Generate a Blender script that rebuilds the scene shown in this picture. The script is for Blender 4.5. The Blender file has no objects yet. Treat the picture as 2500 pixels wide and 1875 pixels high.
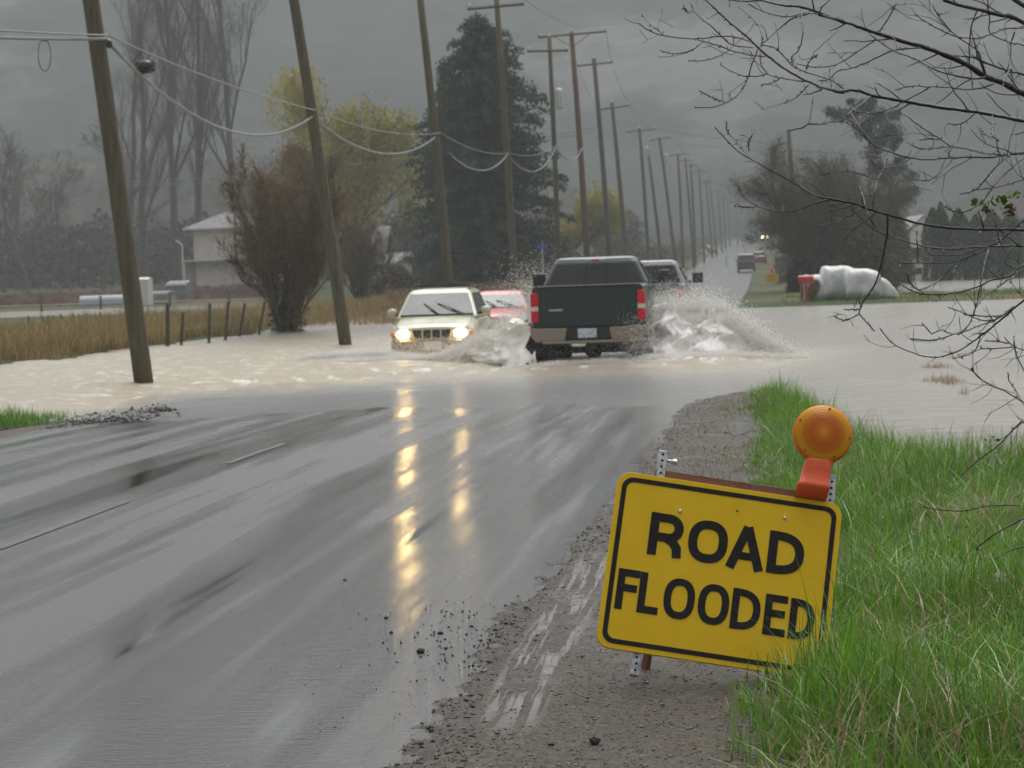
import bpy, bmesh, math, random
import numpy as np
from mathutils import Vector, Matrix
R_ = math.radians
sc = bpy.context.scene
col = sc.collection

# ---------------------------------------------------------------- camera
FPX = 6000.0                      # focal length in pixels of the 2500 px wide photograph
CAM_Z = 1.63
YAW, PITCH, ROLL = R_(5.87), R_(2.587), R_(2.0)
_r0 = Vector((math.cos(YAW), math.sin(YAW), 0))
_F = Vector((-math.sin(YAW) * math.cos(PITCH), math.cos(YAW) * math.cos(PITCH), -math.sin(PITCH)))
_u0 = _r0.cross(_F)
_R = _r0 * math.cos(ROLL) - _u0 * math.sin(ROLL)
_U = _r0 * math.sin(ROLL) + _u0 * math.cos(ROLL)
CAM = Vector((0, 0, CAM_Z))
cam_data = bpy.data.cameras.new("camera")
cam = bpy.data.objects.new("camera", cam_data)
col.objects.link(cam)
cam.matrix_world = Matrix(((_R.x, _U.x, -_F.x, 0), (_R.y, _U.y, -_F.y, 0), (_R.z, _U.z, -_F.z, CAM_Z), (0, 0, 0, 1)))
cam_data.sensor_width = 36.0
cam_data.lens = 36.0 * FPX / 2500.0
cam_data.clip_start = 0.1
cam_data.clip_end = 6000
cam_data.dof.use_dof = True
cam_data.dof.focus_distance = 9.6
cam_data.dof.aperture_fstop = 10.0
sc.camera = cam

# ---------------------------------------------------------------- world, sun, exposure
SUN_EL, SUN_AZ = R_(64), R_(8)
w = bpy.data.worlds.new("World"); sc.world = w; w.use_nodes = True
nt = w.node_tree; nt.nodes.clear()
sky = nt.nodes.new("ShaderNodeTexSky"); sky.sky_type = 'NISHITA'; sky.sun_disc = False
sky.sun_elevation = SUN_EL; sky.sun_rotation = SUN_AZ
sky.air_density = 1.0; sky.dust_density = 6.0; sky.ozone_density = 1.0
hs = nt.nodes.new("ShaderNodeHueSaturation"); hs.inputs['Saturation'].default_value = 0.12
bg = nt.nodes.new("ShaderNodeBackground"); bg.inputs['Strength'].default_value = 0.15
wo = nt.nodes.new("ShaderNodeOutputWorld")
nt.links.new(sky.outputs[0], hs.inputs['Color']); nt.links.new(hs.outputs[0], bg.inputs['Color']); nt.links.new(bg.outputs[0], wo.inputs['Surface'])
sl = bpy.data.lights.new("sun", 'SUN'); sl.energy = 0.5; sl.angle = R_(40); sl.color = (1.0, 0.97, 0.93)
so = bpy.data.objects.new("sun", sl); col.objects.link(so)
so.rotation_euler = (math.pi / 2 - SUN_EL, 0, math.pi - SUN_AZ)
so.location = (0, 20, 60)
sc.view_settings.view_transform = 'Standard'; sc.view_settings.look = 'None'
sc.view_settings.exposure = 0.55; sc.view_settings.gamma = 1.0
sc.render.engine = 'CYCLES'
cy = sc.cycles
cy.max_bounces = 8; cy.diffuse_bounces = 5; cy.glossy_bounces = 3; cy.transmission_bounces = 4
cy.volume_bounces = 1; cy.transparent_max_bounces = 12
cy.use_denoising = True
cy.caustics_reflective = False; cy.caustics_refractive = False
cy.sample_clamp_indirect = 8.0

rng = np.random.default_rng(7)
random.seed(7)

# ---------------------------------------------------------------- picture -> place
def ray(px, py):
    return _R * ((px - 1250) / FPX) + _U * ((937.5 - py) / FPX) + _F
def G(px, py, z=0.0):
    d = ray(px, py); t = (z - CAM_Z) / d.z
    return CAM + d * t
def D(px, py, dist):
    return CAM + ray(px, py) * dist
def on_line(px, X):               # ground point of the vertical line X = const seen in column px (horizon row)
    d = ray(px, 660); return d.y / d.x * X

# ---------------------------------------------------------------- tagging
def tag(o, label=None, cat=None, group=None, kind=None):
    if label: o['label'] = label
    if cat: o['category'] = cat
    if group: o['group'] = group
    if kind: o['kind'] = kind
    return o
def empty(name, loc=(0, 0, 0), rz=0.0, label=None, cat=None, group=None):
    o = bpy.data.objects.new(name, None); col.objects.link(o)
    o.empty_display_size = 0.2
    o.location = loc; o.rotation_euler = (0, 0, rz)
    return tag(o, label, cat, group)
def copy_tree(o, parent=None):
    c = o.copy(); col.objects.link(c); c.parent = parent
    for ch in list(o.children): copy_tree(ch, c)
    return c

# ---------------------------------------------------------------- materials
def newmat(name):
    m = bpy.data.materials.new(name); m.use_nodes = True
    n = m.node_tree.nodes; p = n.get('Principled BSDF')
    return m, m.node_tree, n, p
def N(nt, typ, **kw):
    n = nt.nodes.new(typ)
    for k, v in kw.items():
        if k in n.inputs.keys(): n.inputs[k].default_value = v
        else: setattr(n, k, v)
    return n
def ramp(nt, fac, stops):
    r = nt.nodes.new('ShaderNodeValToRGB')
    e = r.color_ramp.elements
    while len(e) < len(stops): e.new(0.5)
    for i, (p, c) in enumerate(stops):
        e[i].position = p; e[i].color = (c[0], c[1], c[2], 1) if len(c) == 3 else c
    nt.links.new(fac, r.inputs[0]); return r
def mapped(nt, scale=(1, 1, 1), coord='Object', rot=(0, 0, 0)):
    tc = nt.nodes.new('ShaderNodeTexCoord'); mp = nt.nodes.new('ShaderNodeMapping')
    mp.inputs['Scale'].default_value = scale; mp.inputs['Rotation'].default_value = rot
    nt.links.new(tc.outputs[coord], mp.inputs[0]); return mp.outputs[0]
def pmat(name, c, rough=0.6, var=0.25, nscale=6.0, bump=0.0, bscale=40.0, metallic=0.0, spec=0.5, coat=0.0, stretch=(1, 1, 1), c2=None, emit=None, estr=0.0):
    """principled material with a noise-driven variation of its own colour"""
    m, t, n, p = newmat(name)
    v = mapped(t, stretch)
    nz = N(t, 'ShaderNodeTexNoise', Scale=nscale, Detail=5.0); t.links.new(v, nz.inputs['Vector'])
    a = tuple(x * (1 - var) for x in c); b = c2 if c2 else tuple(min(1, x * (1 + var)) for x in c)
    r = ramp(t, nz.outputs['Fac'], [(0.3, a), (0.7, b)])
    t.links.new(r.outputs[0], p.inputs['Base Color'])
    p.inputs['Roughness'].default_value = rough; p.inputs['Metallic'].default_value = metallic
    p.inputs['Specular IOR Level'].default_value = spec; p.inputs['Coat Weight'].default_value = coat
    p.inputs['Coat Roughness'].default_value = 0.08
    if bump:
        bn = N(t, 'ShaderNodeTexNoise', Scale=bscale, Detail=4.0); t.links.new(v, bn.inputs['Vector'])
        bp = N(t, 'ShaderNodeBump', Strength=bump, Distance=0.02); t.links.new(bn.outputs['Fac'], bp.inputs['Height'])
        t.links.new(bp.outputs[0], p.inputs['Normal'])
    if emit:
        p.inputs['Emission Color'].default_value = (*emit, 1); p.inputs['Emission Strength'].default_value = estr
    return m
def attrmat(name, rough=0.6, spec=0.3, trans=0.0):
    """base colour from the mesh's own per-piece colour attribute"""
    m, t, n, p = newmat(name)
    a = N(t, 'ShaderNodeAttribute', attribute_name='tint')
    t.links.new(a.outputs['Color'], p.inputs['Base Color'])
    p.inputs['Roughness'].default_value = rough; p.inputs['Specular IOR Level'].default_value = spec
    if trans:
        tr = N(t, 'ShaderNodeBsdfTranslucent'); t.links.new(a.outputs['Color'], tr.inputs['Color'])
        mx = N(t, 'ShaderNodeMixShader', Fac=trans); out = n.get('Material Output')
        t.links.new(p.outputs[0], mx.inputs[1]); t.links.new(tr.outputs[0], mx.inputs[2]); t.links.new(mx.outputs[0], out.inputs['Surface'])
    return m

# ---------------------------------------------------------------- mesh builders
def link_mesh(name, me, m, parent=None, smooth=False):
    o = bpy.data.objects.new(name, me); col.objects.link(o)
    if m is not None:
        for mm in (m if isinstance(m, (list, tuple)) else [m]): me.materials.append(mm)
    if parent: o.parent = parent
    if smooth: me.polygons.foreach_set('use_smooth', [True] * len(me.polygons))
    return o
def np_mesh(name, V, F, m, parent=None, smooth=False, tint=None, matidx=None):
    V = np.asarray(V, dtype=np.float32); F = np.asarray(F, dtype=np.int32)
    k = F.shape[1]
    me = bpy.data.meshes.new(name)
    me.vertices.add(len(V)); me.vertices.foreach_set('co', V.ravel())
    me.loops.add(F.size); me.loops.foreach_set('vertex_index', F.ravel())
    me.polygons.add(len(F)); me.polygons.foreach_set('loop_start', np.arange(len(F), dtype=np.int32) * k)
    if matidx is not None: me.polygons.foreach_set('material_index', np.asarray(matidx, dtype=np.int32))
    if smooth: me.polygons.foreach_set('use_smooth', np.ones(len(F), dtype=bool))
    me.update(calc_edges=True)
    if tint is not None:
        a = me.attributes.new('tint', 'FLOAT_COLOR', 'POINT')
        c = np.ones((len(V), 4), dtype=np.float32); c[:, :3] = tint; a.data.foreach_set('color', c.ravel())
    return link_mesh(name, me, m, parent)
class MB:
    def __init__(s): s.v = []; s.f = []
    def add(s, vs, fs):
        b = len(s.v); s.v += [tuple(x) for x in vs]; s.f += [tuple(i + b for i in f) for f in fs]; return s
    def box(s, c, d, rot=None):
        x, y, z = d[0] / 2, d[1] / 2, d[2] / 2
        vs = [Vector(p) for p in ((-x, -y, -z), (x, -y, -z), (x, y, -z), (-x, y, -z), (-x, -y, z), (x, -y, z), (x, y, z), (-x, y, z))]
        if rot is not None: vs = [rot @ p for p in vs]
        c = Vector(c)
        return s.add([p + c for p in vs], [(0, 3, 2, 1), (4, 5, 6, 7), (0, 1, 5, 4), (1, 2, 6, 5), (2, 3, 7, 6), (3, 0, 4, 7)])
    def tube(s, pts, rad, n=6, caps=True):
        pts = [Vector(p) for p in pts]
        if not isinstance(rad, (list, tuple)): rad = [rad] * len(pts)
        vs = []; fs = []; ref = None
        for i, p in enumerate(pts):
            t = (pts[min(i + 1, len(pts) - 1)] - pts[max(i - 1, 0)])
            t = t.normalized() if t.length > 1e-9 else Vector((0, 0, 1))
            if ref is None:
                ref = Vector((0, 0, 1)) if abs(t.z) < 0.9 else Vector((1, 0, 0))
            a = t.cross(ref)
            if a.length < 1e-6: a = t.cross(Vector((0, 1, 0)))
            a.normalize(); b = t.cross(a); ref = -b if False else ref
            for k in range(n):
                an = 2 * math.pi * k / n
                vs.append(p + (a * math.cos(an) + b * math.sin(an)) * rad[i])
        for i in range(len(pts) - 1):
            for k in range(n):
                k2 = (k + 1) % n
                fs.append((i * n + k, i * n + k2, (i + 1) * n + k2, (i + 1) * n + k))
        if caps:
            fs.append(tuple(range(n))[::-1]); fs.append(tuple((len(pts) - 1) * n + k for k in range(n)))
        return s.add(vs, fs)
    def lathe(s, prof, n=24, c=(0, 0, 0), axis='Z'):
        vs = []; fs = []
        for (r, z) in prof:
            for k in range(n):
                a = 2 * math.pi * k / n
                p = (r * math.cos(a), r * math.sin(a), z)
                if axis == 'Y': p = (r * math.cos(a), z, r * math.sin(a))
                if axis == 'X': p = (z, r * math.cos(a), r * math.sin(a))
                vs.append((p[0] + c[0], p[1] + c[1], p[2] + c[2]))
        for i in range(len(prof) - 1):
            for k in range(n):
                k2 = (k + 1) % n
                fs.append((i * n + k, i * n + k2, (i + 1) * n + k2, (i + 1) * n + k))
        fs.append(tuple(range(n))[::-1]); fs.append(tuple((len(prof) - 1) * n + k for k in range(n)))
        return s.add(vs, fs)
    def extrude(s, poly, a, b, axis='Y'):
        """poly: list of 2-D points, swept from a to b along the axis (Y: poly is x,z; X: poly is y,z; Z: poly is x,y)"""
        n = len(poly)
        def P(p, t):
            return {'Y': (p[0], t, p[1]), 'X': (t, p[0], p[1]), 'Z': (p[0], p[1], t)}[axis]
        vs = [P(p, a) for p in poly] + [P(p, b) for p in poly]
        fs = [tuple(range(n)), tuple(range(2 * n - 1, n - 1, -1))]
        fs += [(i, i + n, (i + 1) % n + n, (i + 1) % n) for i in range(n)]
        return s.add(vs, fs)
    def loft(s, rings, close=True):
        n = len(rings[0]); vs = [p for r in rings for p in r]; fs = []
        for i in range(len(rings) - 1):
            for k in range(n):
                k2 = (k + 1) % n
                fs.append((i * n + k, i * n + k2, (i + 1) * n + k2, (i + 1) * n + k))
        if close:
            fs.append(tuple(range(n))[::-1]); fs.append(tuple((len(rings) - 1) * n + k for k in range(n)))
        return s.add(vs, fs)
    def build(s, name, m, parent=None, smooth=False, bevel=0.0, sub=0, seg=2, autos=None):
        me = bpy.data.meshes.new(name)
        bm = bmesh.new()
        vv = [bm.verts.new(v) for v in s.v]
        for f in s.f:
            if len(set(f)) >= 3:
                try: bm.faces.new([vv[i] for i in f])
                except ValueError: pass
        bmesh.ops.remove_doubles(bm, verts=bm.verts, dist=1e-5)
        bmesh.ops.recalc_face_normals(bm, faces=bm.faces)
        bm.to_mesh(me); bm.free()
        o = link_mesh(name, me, m, parent, smooth)
        if bevel:
            b = o.modifiers.new('bevel', 'BEVEL'); b.width = bevel; b.segments = seg; b.limit_method = 'ANGLE'; b.angle_limit = R_(35)
            b.harden_normals = False
        if sub:
            u = o.modifiers.new('sub', 'SUBSURF'); u.levels = sub; u.render_levels = sub
        return o
def fill_poly(poly, z0, z1=None):
    pass
def smoothstep(a, b, x):
    t = np.clip((x - a) / (b - a), 0, 1); return t * t * (3 - 2 * t)
def vnoise(x, y, seed=0):
    """cheap smooth value noise, vectorised"""
    xi = np.floor(x).astype(np.int64); yi = np.floor(y).astype(np.int64)
    xf = x - xi; yf = y - yi
    def h(a, b):
        n = (a * 374761393 + b * 668265263 + seed * 974634777) & 0x7fffffff
        n = ((n ^ (n >> 13)) * 1274126177) & 0x7fffffff
        return (n & 0xffff) / 65535.0
    u = xf * xf * (3 - 2 * xf); v = yf * yf * (3 - 2 * yf)
    return (h(xi, yi) * (1 - u) + h(xi + 1, yi) * u) * (1 - v) + (h(xi, yi + 1) * (1 - u) + h(xi + 1, yi + 1) * u) * v
def fbm(x, y, o=4, seed=0):
    r = 0; a = 0.5; t = 0
    for i in range(o):
        r = r + a * vnoise(x * 2 ** i, y * 2 ** i, seed + i * 17); t += a; a *= 0.5
    return r / t
# ================================================================ THE SETTING
RX0, RX1, RC = -8.35, -0.95, -4.6            # left edge, right edge, centre line of the road
def road_z(Y):
    return np.interp(Y, [-50, 22, 27, 31, 40, 60, 84, 92, 100, 176, 230, 273, 400, 690, 1000, 1600],
                        [.12, .085, .045, -.004, -.17, -.22, -.10, .0, .05, .05, .42, 1.04, 3.2, 8.8, 13, 15])
def redge(Y):
    return RX1 + np.interp(Y, [0, 8, 11, 15, 20, 30], [-.12, -.17, -.18, -.04, .08, .10])
def crown(X):
    return -0.006 * np.abs(X - RC)
def terrain_z(X, Y):
    X = np.asarray(X, float); Y = np.asarray(Y, float)
    base = road_z(Y)
    n = (fbm(X * .6, Y * .6, 3, 3) - .5) * .06
    # right side, near bank
    xe = np.interp(Y, [0, 17, 19.5, 22, 26, 31, 33, 200], [9, 6, 1.3, .8, .55, .15, -.6, -.6])
    lng = np.interp(Y, [0, 24, 31.5, 33.5, 45, 86, 93, 96, 113, 117, 126, 195, 202, 230, 300, 700, 1600],
                       [.055, .05, .015, -.12, -.4, -.4, .0, .10, .09, -.03, -.25, -.22, .08, .25, 1.6, 9, 16])
    near_r = np.minimum((xe - X) * .14, .08) + np.where(Y < 20, 0, 0)
    zr = np.where(Y < 60, np.minimum(near_r, lng), lng) + n * np.where(Y < 33, .35, .8)
    zr = np.where((Y > 115) & (Y < 200), np.maximum(zr, .12 - .02 * np.abs(X - 3) ** 1.5), zr)   # the verge beside the road stays dry
    # left side
    yl = Y
    bank = np.interp(X, [-60, -24, -18.2, -16.6, -15.2, -13, -9.5, -8.6], [.12, .2, .22, .03, -.14, -.25, -.2, 0])
    field = np.interp(Y, [0, 120, 140, 150, 178, 186, 200, 260, 400, 700, 1600], [.15, .14, .05, -.12, -.12, .12, .25, 1.3, 3.0, 9, 16])
    bank_near = np.interp(X, [-60, -12, -9.4, -8.6], [-.35, -.3, -.13, .0])
    zl = np.where(X < -19, np.where(Y < 140, bank, field), bank) + n
    far = smoothstep(95, 125, Y)
    zl = zl * (1 - far) + far * (np.where(X < -20, field, np.maximum(field, np.interp(Y, [0, 200, 300, 1600], [.12, .3, 1.6, 16]))) + n)
    nb = smoothstep(24, 30, Y)
    near_l = np.where(X > -9.6, base - .02 + np.minimum(0, (X + 8.35) * .04), np.interp(X, [-30, -11.5, -9.6], [-.3, -.3, -.02]))
    zl = zl * nb + near_l * (1 - nb) + n * .3
    z = np.where(X > RC, zr, zl)
    # under the road: sink below the carriageway
    RE = redge(Y)
    under = (X > RX0 + .3) & (X < RE - .3)
    inroad = smoothstep(RX0 - .9, RX0 - .05, X) * (1 - smoothstep(0, 1, (X - RE - .05) / .75))
    e = np.maximum(RX0 - X, X - RE)                     # distance outside the asphalt
    lip = base - .013 + np.clip(e, -.35, .05) * .12 + (fbm(X * 5, Y * 5, 3, 12) - .5) * .030 + (fbm(X * 17, Y * 13, 3, 13) - .5) * .020
    z = z * (1 - inroad) + lip * inroad
    z = np.where(under, base - .12, z)
    return z
def tz(x, y): return float(terrain_z(np.array([x]), np.array([y]))[0])

def grid_mesh(name, xs, ys, zf, m, tintf=None):
    X, Y = np.meshgrid(xs, ys); Z = zf(X, Y)
    V = np.stack([X, Y, Z], -1).reshape(-1, 3)
    nx, ny = len(xs), len(ys)
    i = np.arange(nx - 1)[None, :] + nx * np.arange(ny - 1)[:, None]
    F = np.stack([i, i + 1, i + 1 + nx, i + nx], -1).reshape(-1, 4)
    return np_mesh(name, V, F, m, smooth=True)

# ---- ground material: wet gravel, dead and green turf, by place
gm, t, n, p = newmat('ground')
tc = N(t, 'ShaderNodeTexCoord'); sx = N(t, 'ShaderNodeSeparateXYZ'); t.links.new(tc.outputs['Object'], sx.inputs[0])
nz1 = N(t, 'ShaderNodeTexNoise', Scale=2.2, Detail=8.0, Roughness=.7); t.links.new(tc.outputs['Object'], nz1.inputs['Vector'])
nz2 = N(t, 'ShaderNodeTexNoise', Scale=38.0, Detail=6.0, Roughness=.75); t.links.new(tc.outputs['Object'], nz2.inputs['Vector'])
nz3 = N(t, 'ShaderNodeTexNoise', Scale=.06, Detail=4.0); t.links.new(tc.outputs['Object'], nz3.inputs['Vector'])
grav = ramp(t, nz2.outputs['Fac'], [(.3, (.020, .017, .013)), (.5, (.055, .047, .037)), (.72, (.15, .132, .105))])
field = ramp(t, nz3.outputs['Fac'], [(.35, (.030, .058, .014)), (.5, (.05, .062, .022)), (.62, (.11, .08, .038))])
# gravel only near the camera side shoulder, x from -1.6 to 0.3 and y < 34
mr = N(t, 'ShaderNodeMapRange', **{'From Min': 30.0, 'From Max': 34.0}); t.links.new(sx.outputs['Y'], mr.inputs['Value'])
mx = N(t, 'ShaderNodeMix', data_type='RGBA'); t.links.new(mr.outputs[0], mx.inputs[0]); t.links.new(grav.outputs[0], mx.inputs[6]); t.links.new(field.outputs[0], mx.inputs[7])
t.links.new(mx.outputs[2], p.inputs['Base Color'])
rr = ramp(t, nz1.outputs['Fac'], [(.34, (.10,) * 3), (.44, (.62,) * 3)]); rmx = N(t, 'ShaderNodeMix'); t.links.new(mr.outputs[0], rmx.inputs[0]); t.links.new(rr.outputs[0], rmx.inputs[2]); rmx.inputs[3].default_value = .95; t.links.new(rmx.outputs[0], p.inputs['Roughness']); p.inputs['Specular IOR Level'].default_value = .2
# wet tyre tracks pressed into the near shoulder: smooth, running along the road
mp_ = N(t, 'ShaderNodeMapping'); mp_.inputs['Scale'].default_value = (24, .9, 1); t.links.new(tc.outputs['Object'], mp_.inputs[0]); tn_ = N(t, 'ShaderNodeTexNoise', Scale=1.0, Detail=3.0); t.links.new(mp_.outputs[0], tn_.inputs['Vector'])
tr_ = ramp(t, tn_.outputs['Fac'], [(.50, (0,) * 3), (.56, (1,) * 3)])
wx = ramp(t, sx.outputs['X'], [(0, (0,) * 3), (1, (0,) * 3)]); mrx = N(t, 'ShaderNodeMapRange', **{'From Min': -1.06, 'From Max': -.80}); t.links.new(sx.outputs['X'], mrx.inputs['Value']); wx = ramp(t, mrx.outputs[0], [(0, (0,) * 3), (.2, (1,) * 3), (.8, (1,) * 3), (1, (0,) * 3)])
mry = N(t, 'ShaderNodeMapRange', **{'From Min': 8.0, 'From Max': 13.6}); t.links.new(sx.outputs['Y'], mry.inputs['Value']); wy = ramp(t, mry.outputs[0], [(0, (0,) * 3), (.15, (1,) * 3), (.8, (1,) * 3), (1, (0,) * 3)])
m1 = N(t, 'ShaderNodeMath', operation='MULTIPLY'); t.links.new(tr_.outputs[0], m1.inputs[0]); t.links.new(wx.outputs[0], m1.inputs[1]); m2 = N(t, 'ShaderNodeMath', operation='MULTIPLY'); t.links.new(m1.outputs[0], m2.inputs[0]); t.links.new(wy.outputs[0], m2.inputs[1])
rm2 = N(t, 'ShaderNodeMix'); t.links.new(m2.outputs[0], rm2.inputs[0]); t.links.new(rmx.outputs[0], rm2.inputs[2]); rm2.inputs[3].default_value = .22; t.links.new(rm2.outputs[0], p.inputs['Roughness'])
sp2 = N(t, 'ShaderNodeMix'); t.links.new(m2.outputs[0], sp2.inputs[0]); sp2.inputs[2].default_value = .2; sp2.inputs[3].default_value = .5; t.links.new(sp2.outputs[0], p.inputs['Specular IOR Level'])
bi = N(t, 'ShaderNodeMath', operation='MULTIPLY_ADD'); t.links.new(m2.outputs[0], bi.inputs[0]); bi.inputs[1].default_value = -.76; bi.inputs[2].default_value = .8
bp = N(t, 'ShaderNodeBump', Distance=.014); t.links.new(bi.outputs[0], bp.inputs['Strength']); t.links.new(nz2.outputs['Fac'], bp.inputs['Height']); t.links.new(bp.outputs[0], p.inputs['Normal'])

xs = np.unique(np.concatenate([np.linspace(-1240, -90, 24), np.arange(-90, -22, 2.0), np.arange(-22, -9.8, .5), np.arange(-9.8, -8, .12), np.arange(-8, -1.4, 1.2),
     np.arange(-1.6, -.6, .028), np.arange(-.6, 3.2, .06), np.arange(3.2, 12, .5), np.arange(12, 60, 3.0), np.linspace(60, 1240, 20)]))
ys = np.unique(np.concatenate([np.linspace(-180, 0, 8), np.arange(0, 7, .5), np.arange(7, 14, .045), np.arange(14, 34, .09), np.arange(34, 130, 1.0), np.arange(130, 320, 4.0), np.linspace(320, 1560, 60)]))
g = grid_mesh('ground', xs, ys, lambda X, Y: terrain_z(X, Y) + np.where((X > RX1 - .25) & (X < .6) & (Y < 34), (fbm(X * 9, Y * 9, 3, 9) - .5) * .02, 0), gm)
tag(g, kind='structure')

# ---- the road: wet asphalt with smooth flooded wheel tracks and rougher strips between
rm, t, n, p = newmat('wet_asphalt')
tc = N(t, 'ShaderNodeTexCoord')
def MP(scale, loc=(0, 0, 0)):
    q = N(t, 'ShaderNodeMapping'); q.inputs['Scale'].default_value = scale; q.inputs['Location'].default_value = loc
    t.links.new(tc.outputs['Object'], q.inputs[0]); return q.outputs[0]
st = N(t, 'ShaderNodeTexNoise', Scale=1.0, Detail=3.0, Roughness=.55); t.links.new(MP((1.15, .035, 1), (3.1, 0, 0)), st.inputs['Vector'])
st2 = N(t, 'ShaderNodeTexNoise', Scale=1.0, Detail=4.0, Roughness=.6); t.links.new(MP((3.2, .14, 1)), st2.inputs['Vector'])
mixs = N(t, 'ShaderNodeMath', operation='MULTIPLY_ADD'); t.links.new(st2.outputs['Fac'], mixs.inputs[0]); mixs.inputs[1].default_value = .45
sc1 = N(t, 'ShaderNodeMath', operation='MULTIPLY'); t.links.new(st.outputs['Fac'], sc1.inputs[0]); sc1.inputs[1].default_value = .75
t.links.new(sc1.outputs[0], mixs.inputs[2])
rg = ramp(t, mixs.outputs[0], [(.47, (.02,) * 3), (.54, (.09,) * 3), (.60, (.15,) * 3), (.68, (.32,) * 3)]); t.links.new(rg.outputs[0], p.inputs['Roughness'])
ag = N(t, 'ShaderNodeTexNoise', Scale=55.0, Detail=4.0, Roughness=.7); t.links.new(tc.outputs['Object'], ag.inputs['Vector'])
cr = ramp(t, ag.outputs['Fac'], [(.3, (.010, .010, .0105)), (.7, (.036, .035, .033))]); t.links.new(cr.outputs[0], p.inputs['Base Color'])
rip = N(t, 'ShaderNodeTexNoise', Scale=22.0, Detail=6.0, Roughness=.72); t.links.new(MP((.30, 1.15, 1)), rip.inputs['Vector'])
bs0 = ramp(t, mixs.outputs[0], [(.46, (.02,) * 3), (.66, (.22,) * 3)])
sy = N(t, 'ShaderNodeSeparateXYZ'); t.links.new(tc.outputs['Object'], sy.inputs[0])
fy = N(t, 'ShaderNodeMapRange', **{'From Min': 30.0, 'From Max': 85.0, 'To Min': 1.0, 'To Max': .06}); t.links.new(sy.outputs['Y'], fy.inputs['Value'])
bs = N(t, 'ShaderNodeMath', operation='MULTIPLY'); t.links.new(bs0.outputs[0], bs.inputs[0]); t.links.new(fy.outputs[0], bs.inputs[1])
b1 = N(t, 'ShaderNodeBump', Distance=.02); t.links.new(bs.outputs[0], b1.inputs['Strength']); t.links.new(rip.outputs['Fac'], b1.inputs['Height'])
b2 = N(t, 'ShaderNodeBump', Distance=.004); t.links.new(bs.outputs[0], b2.inputs['Strength']); t.links.new(ag.outputs['Fac'], b2.inputs['Height']); t.links.new(b1.outputs[0], b2.inputs['Normal'])
fr_ = N(t, 'ShaderNodeTexNoise', Scale=1.0, Detail=3.0, Roughness=.7); t.links.new(MP((9, 46, 1)), fr_.inputs['Vector'])
b3 = N(t, 'ShaderNodeBump', Distance=.010); fs_ = N(t, 'ShaderNodeMath', operation='MULTIPLY'); t.links.new(fy.outputs[0], fs_.inputs[0]); bw = ramp(t, mixs.outputs[0], [(.47, (.03,) * 3), (.55, (.30,) * 3), (.66, (.62,) * 3)]); t.links.new(bw.outputs[0], fs_.inputs[1]); t.links.new(fs_.outputs[0], b3.inputs['Strength']); t.links.new(fr_.outputs['Fac'], b3.inputs['Height']); t.links.new(b2.outputs[0], b3.inputs['Normal'])
t.links.new(b3.outputs[0], p.inputs['Normal'])
rmx = N(t, 'ShaderNodeMix'); t.links.new(fy.outputs[0], rmx.inputs[0]); rmx.inputs[2].default_value = .26; t.links.new(rg.outputs[0], rmx.inputs[3]); t.links.new(rmx.outputs[0], p.inputs['Roughness'])
p.inputs['IOR'].default_value = 1.6
rys = np.unique(np.concatenate([np.arange(-20, 4, 2.0), np.arange(4, 36, .25), np.arange(36, 120, 1.0), np.arange(120, 1300, 5.0)]))
rxs = np.linspace(RX0, RX1, 40)
def rz(X, Y):
    rut = -.006 * (np.exp(-((X + 1.9) / .35) ** 2) + np.exp(-((X + 3.6) / .35) ** 2) + np.exp(-((X + 5.6) / .35) ** 2) + np.exp(-((X + 7.3) / .35) ** 2))
    return road_z(Y) + crown(X) + rut * (1 - smoothstep(45, 90, Y)) + (fbm(X * .9, Y * .25, 2, 5) - .5) * .012 * (1 - smoothstep(30, 60, Y))
# ragged right edge
X, Y = np.meshgrid(rxs, rys)
edge = (fbm(Y * 1.3, Y * 0 + 2, 4, 8) - .5) * .08
X = X + (edge + redge(Y) - RX1) * smoothstep(RX1 - .8, RX1, X) - edge * smoothstep(RX0 + .8, RX0, X)
Z = rz(X, Y)
nx = len(rxs); i = np.arange(nx - 1)[None, :] + nx * np.arange(len(rys) - 1)[:, None]
ro = np_mesh('road', np.stack([X, Y, Z], -1).reshape(-1, 3), np.stack([i, i + 1, i + 1 + nx, i + nx], -1).reshape(-1, 4), rm, smooth=True)
tag(ro, kind='structure')
# worn yellow centre line, in faded dashes
def strip(name, x, w, y0, y1, m, dz=.005, wear=0):
    yy = np.arange(y0, y1, .25); X = np.stack([np.full(len(yy), x - w / 2), np.full(len(yy), x + w / 2)], 1); Y = np.stack([yy, yy], 1)
    Z = rz(X, Y) + dz; i = np.arange(len(yy) - 1) * 2
    return np_mesh(name, np.stack([X, Y, Z], -1).reshape(-1, 3), np.stack([i, i + 1, i + 3, i + 2], -1), m)
lm, t, n, p = newmat('worn_line_paint')
v = mapped(t, (6, 1.2, 1)); nz = N(t, 'ShaderNodeTexNoise', Scale=4.0, Detail=6.0); t.links.new(v, nz.inputs['Vector'])
r = ramp(t, nz.outputs['Fac'], [(.50, (.024, .023, .021)), (.72, (.12, .085, .026))]); t.links.new(r.outputs[0], p.inputs['Base Color']); p.inputs['Roughness'].default_value = .35
for (a, b) in ((14.2, 17.4), (20.6, 23.2)):
    tag(strip('road_marking', RC + .02, .07, a, b, lm), kind='structure')

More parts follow.
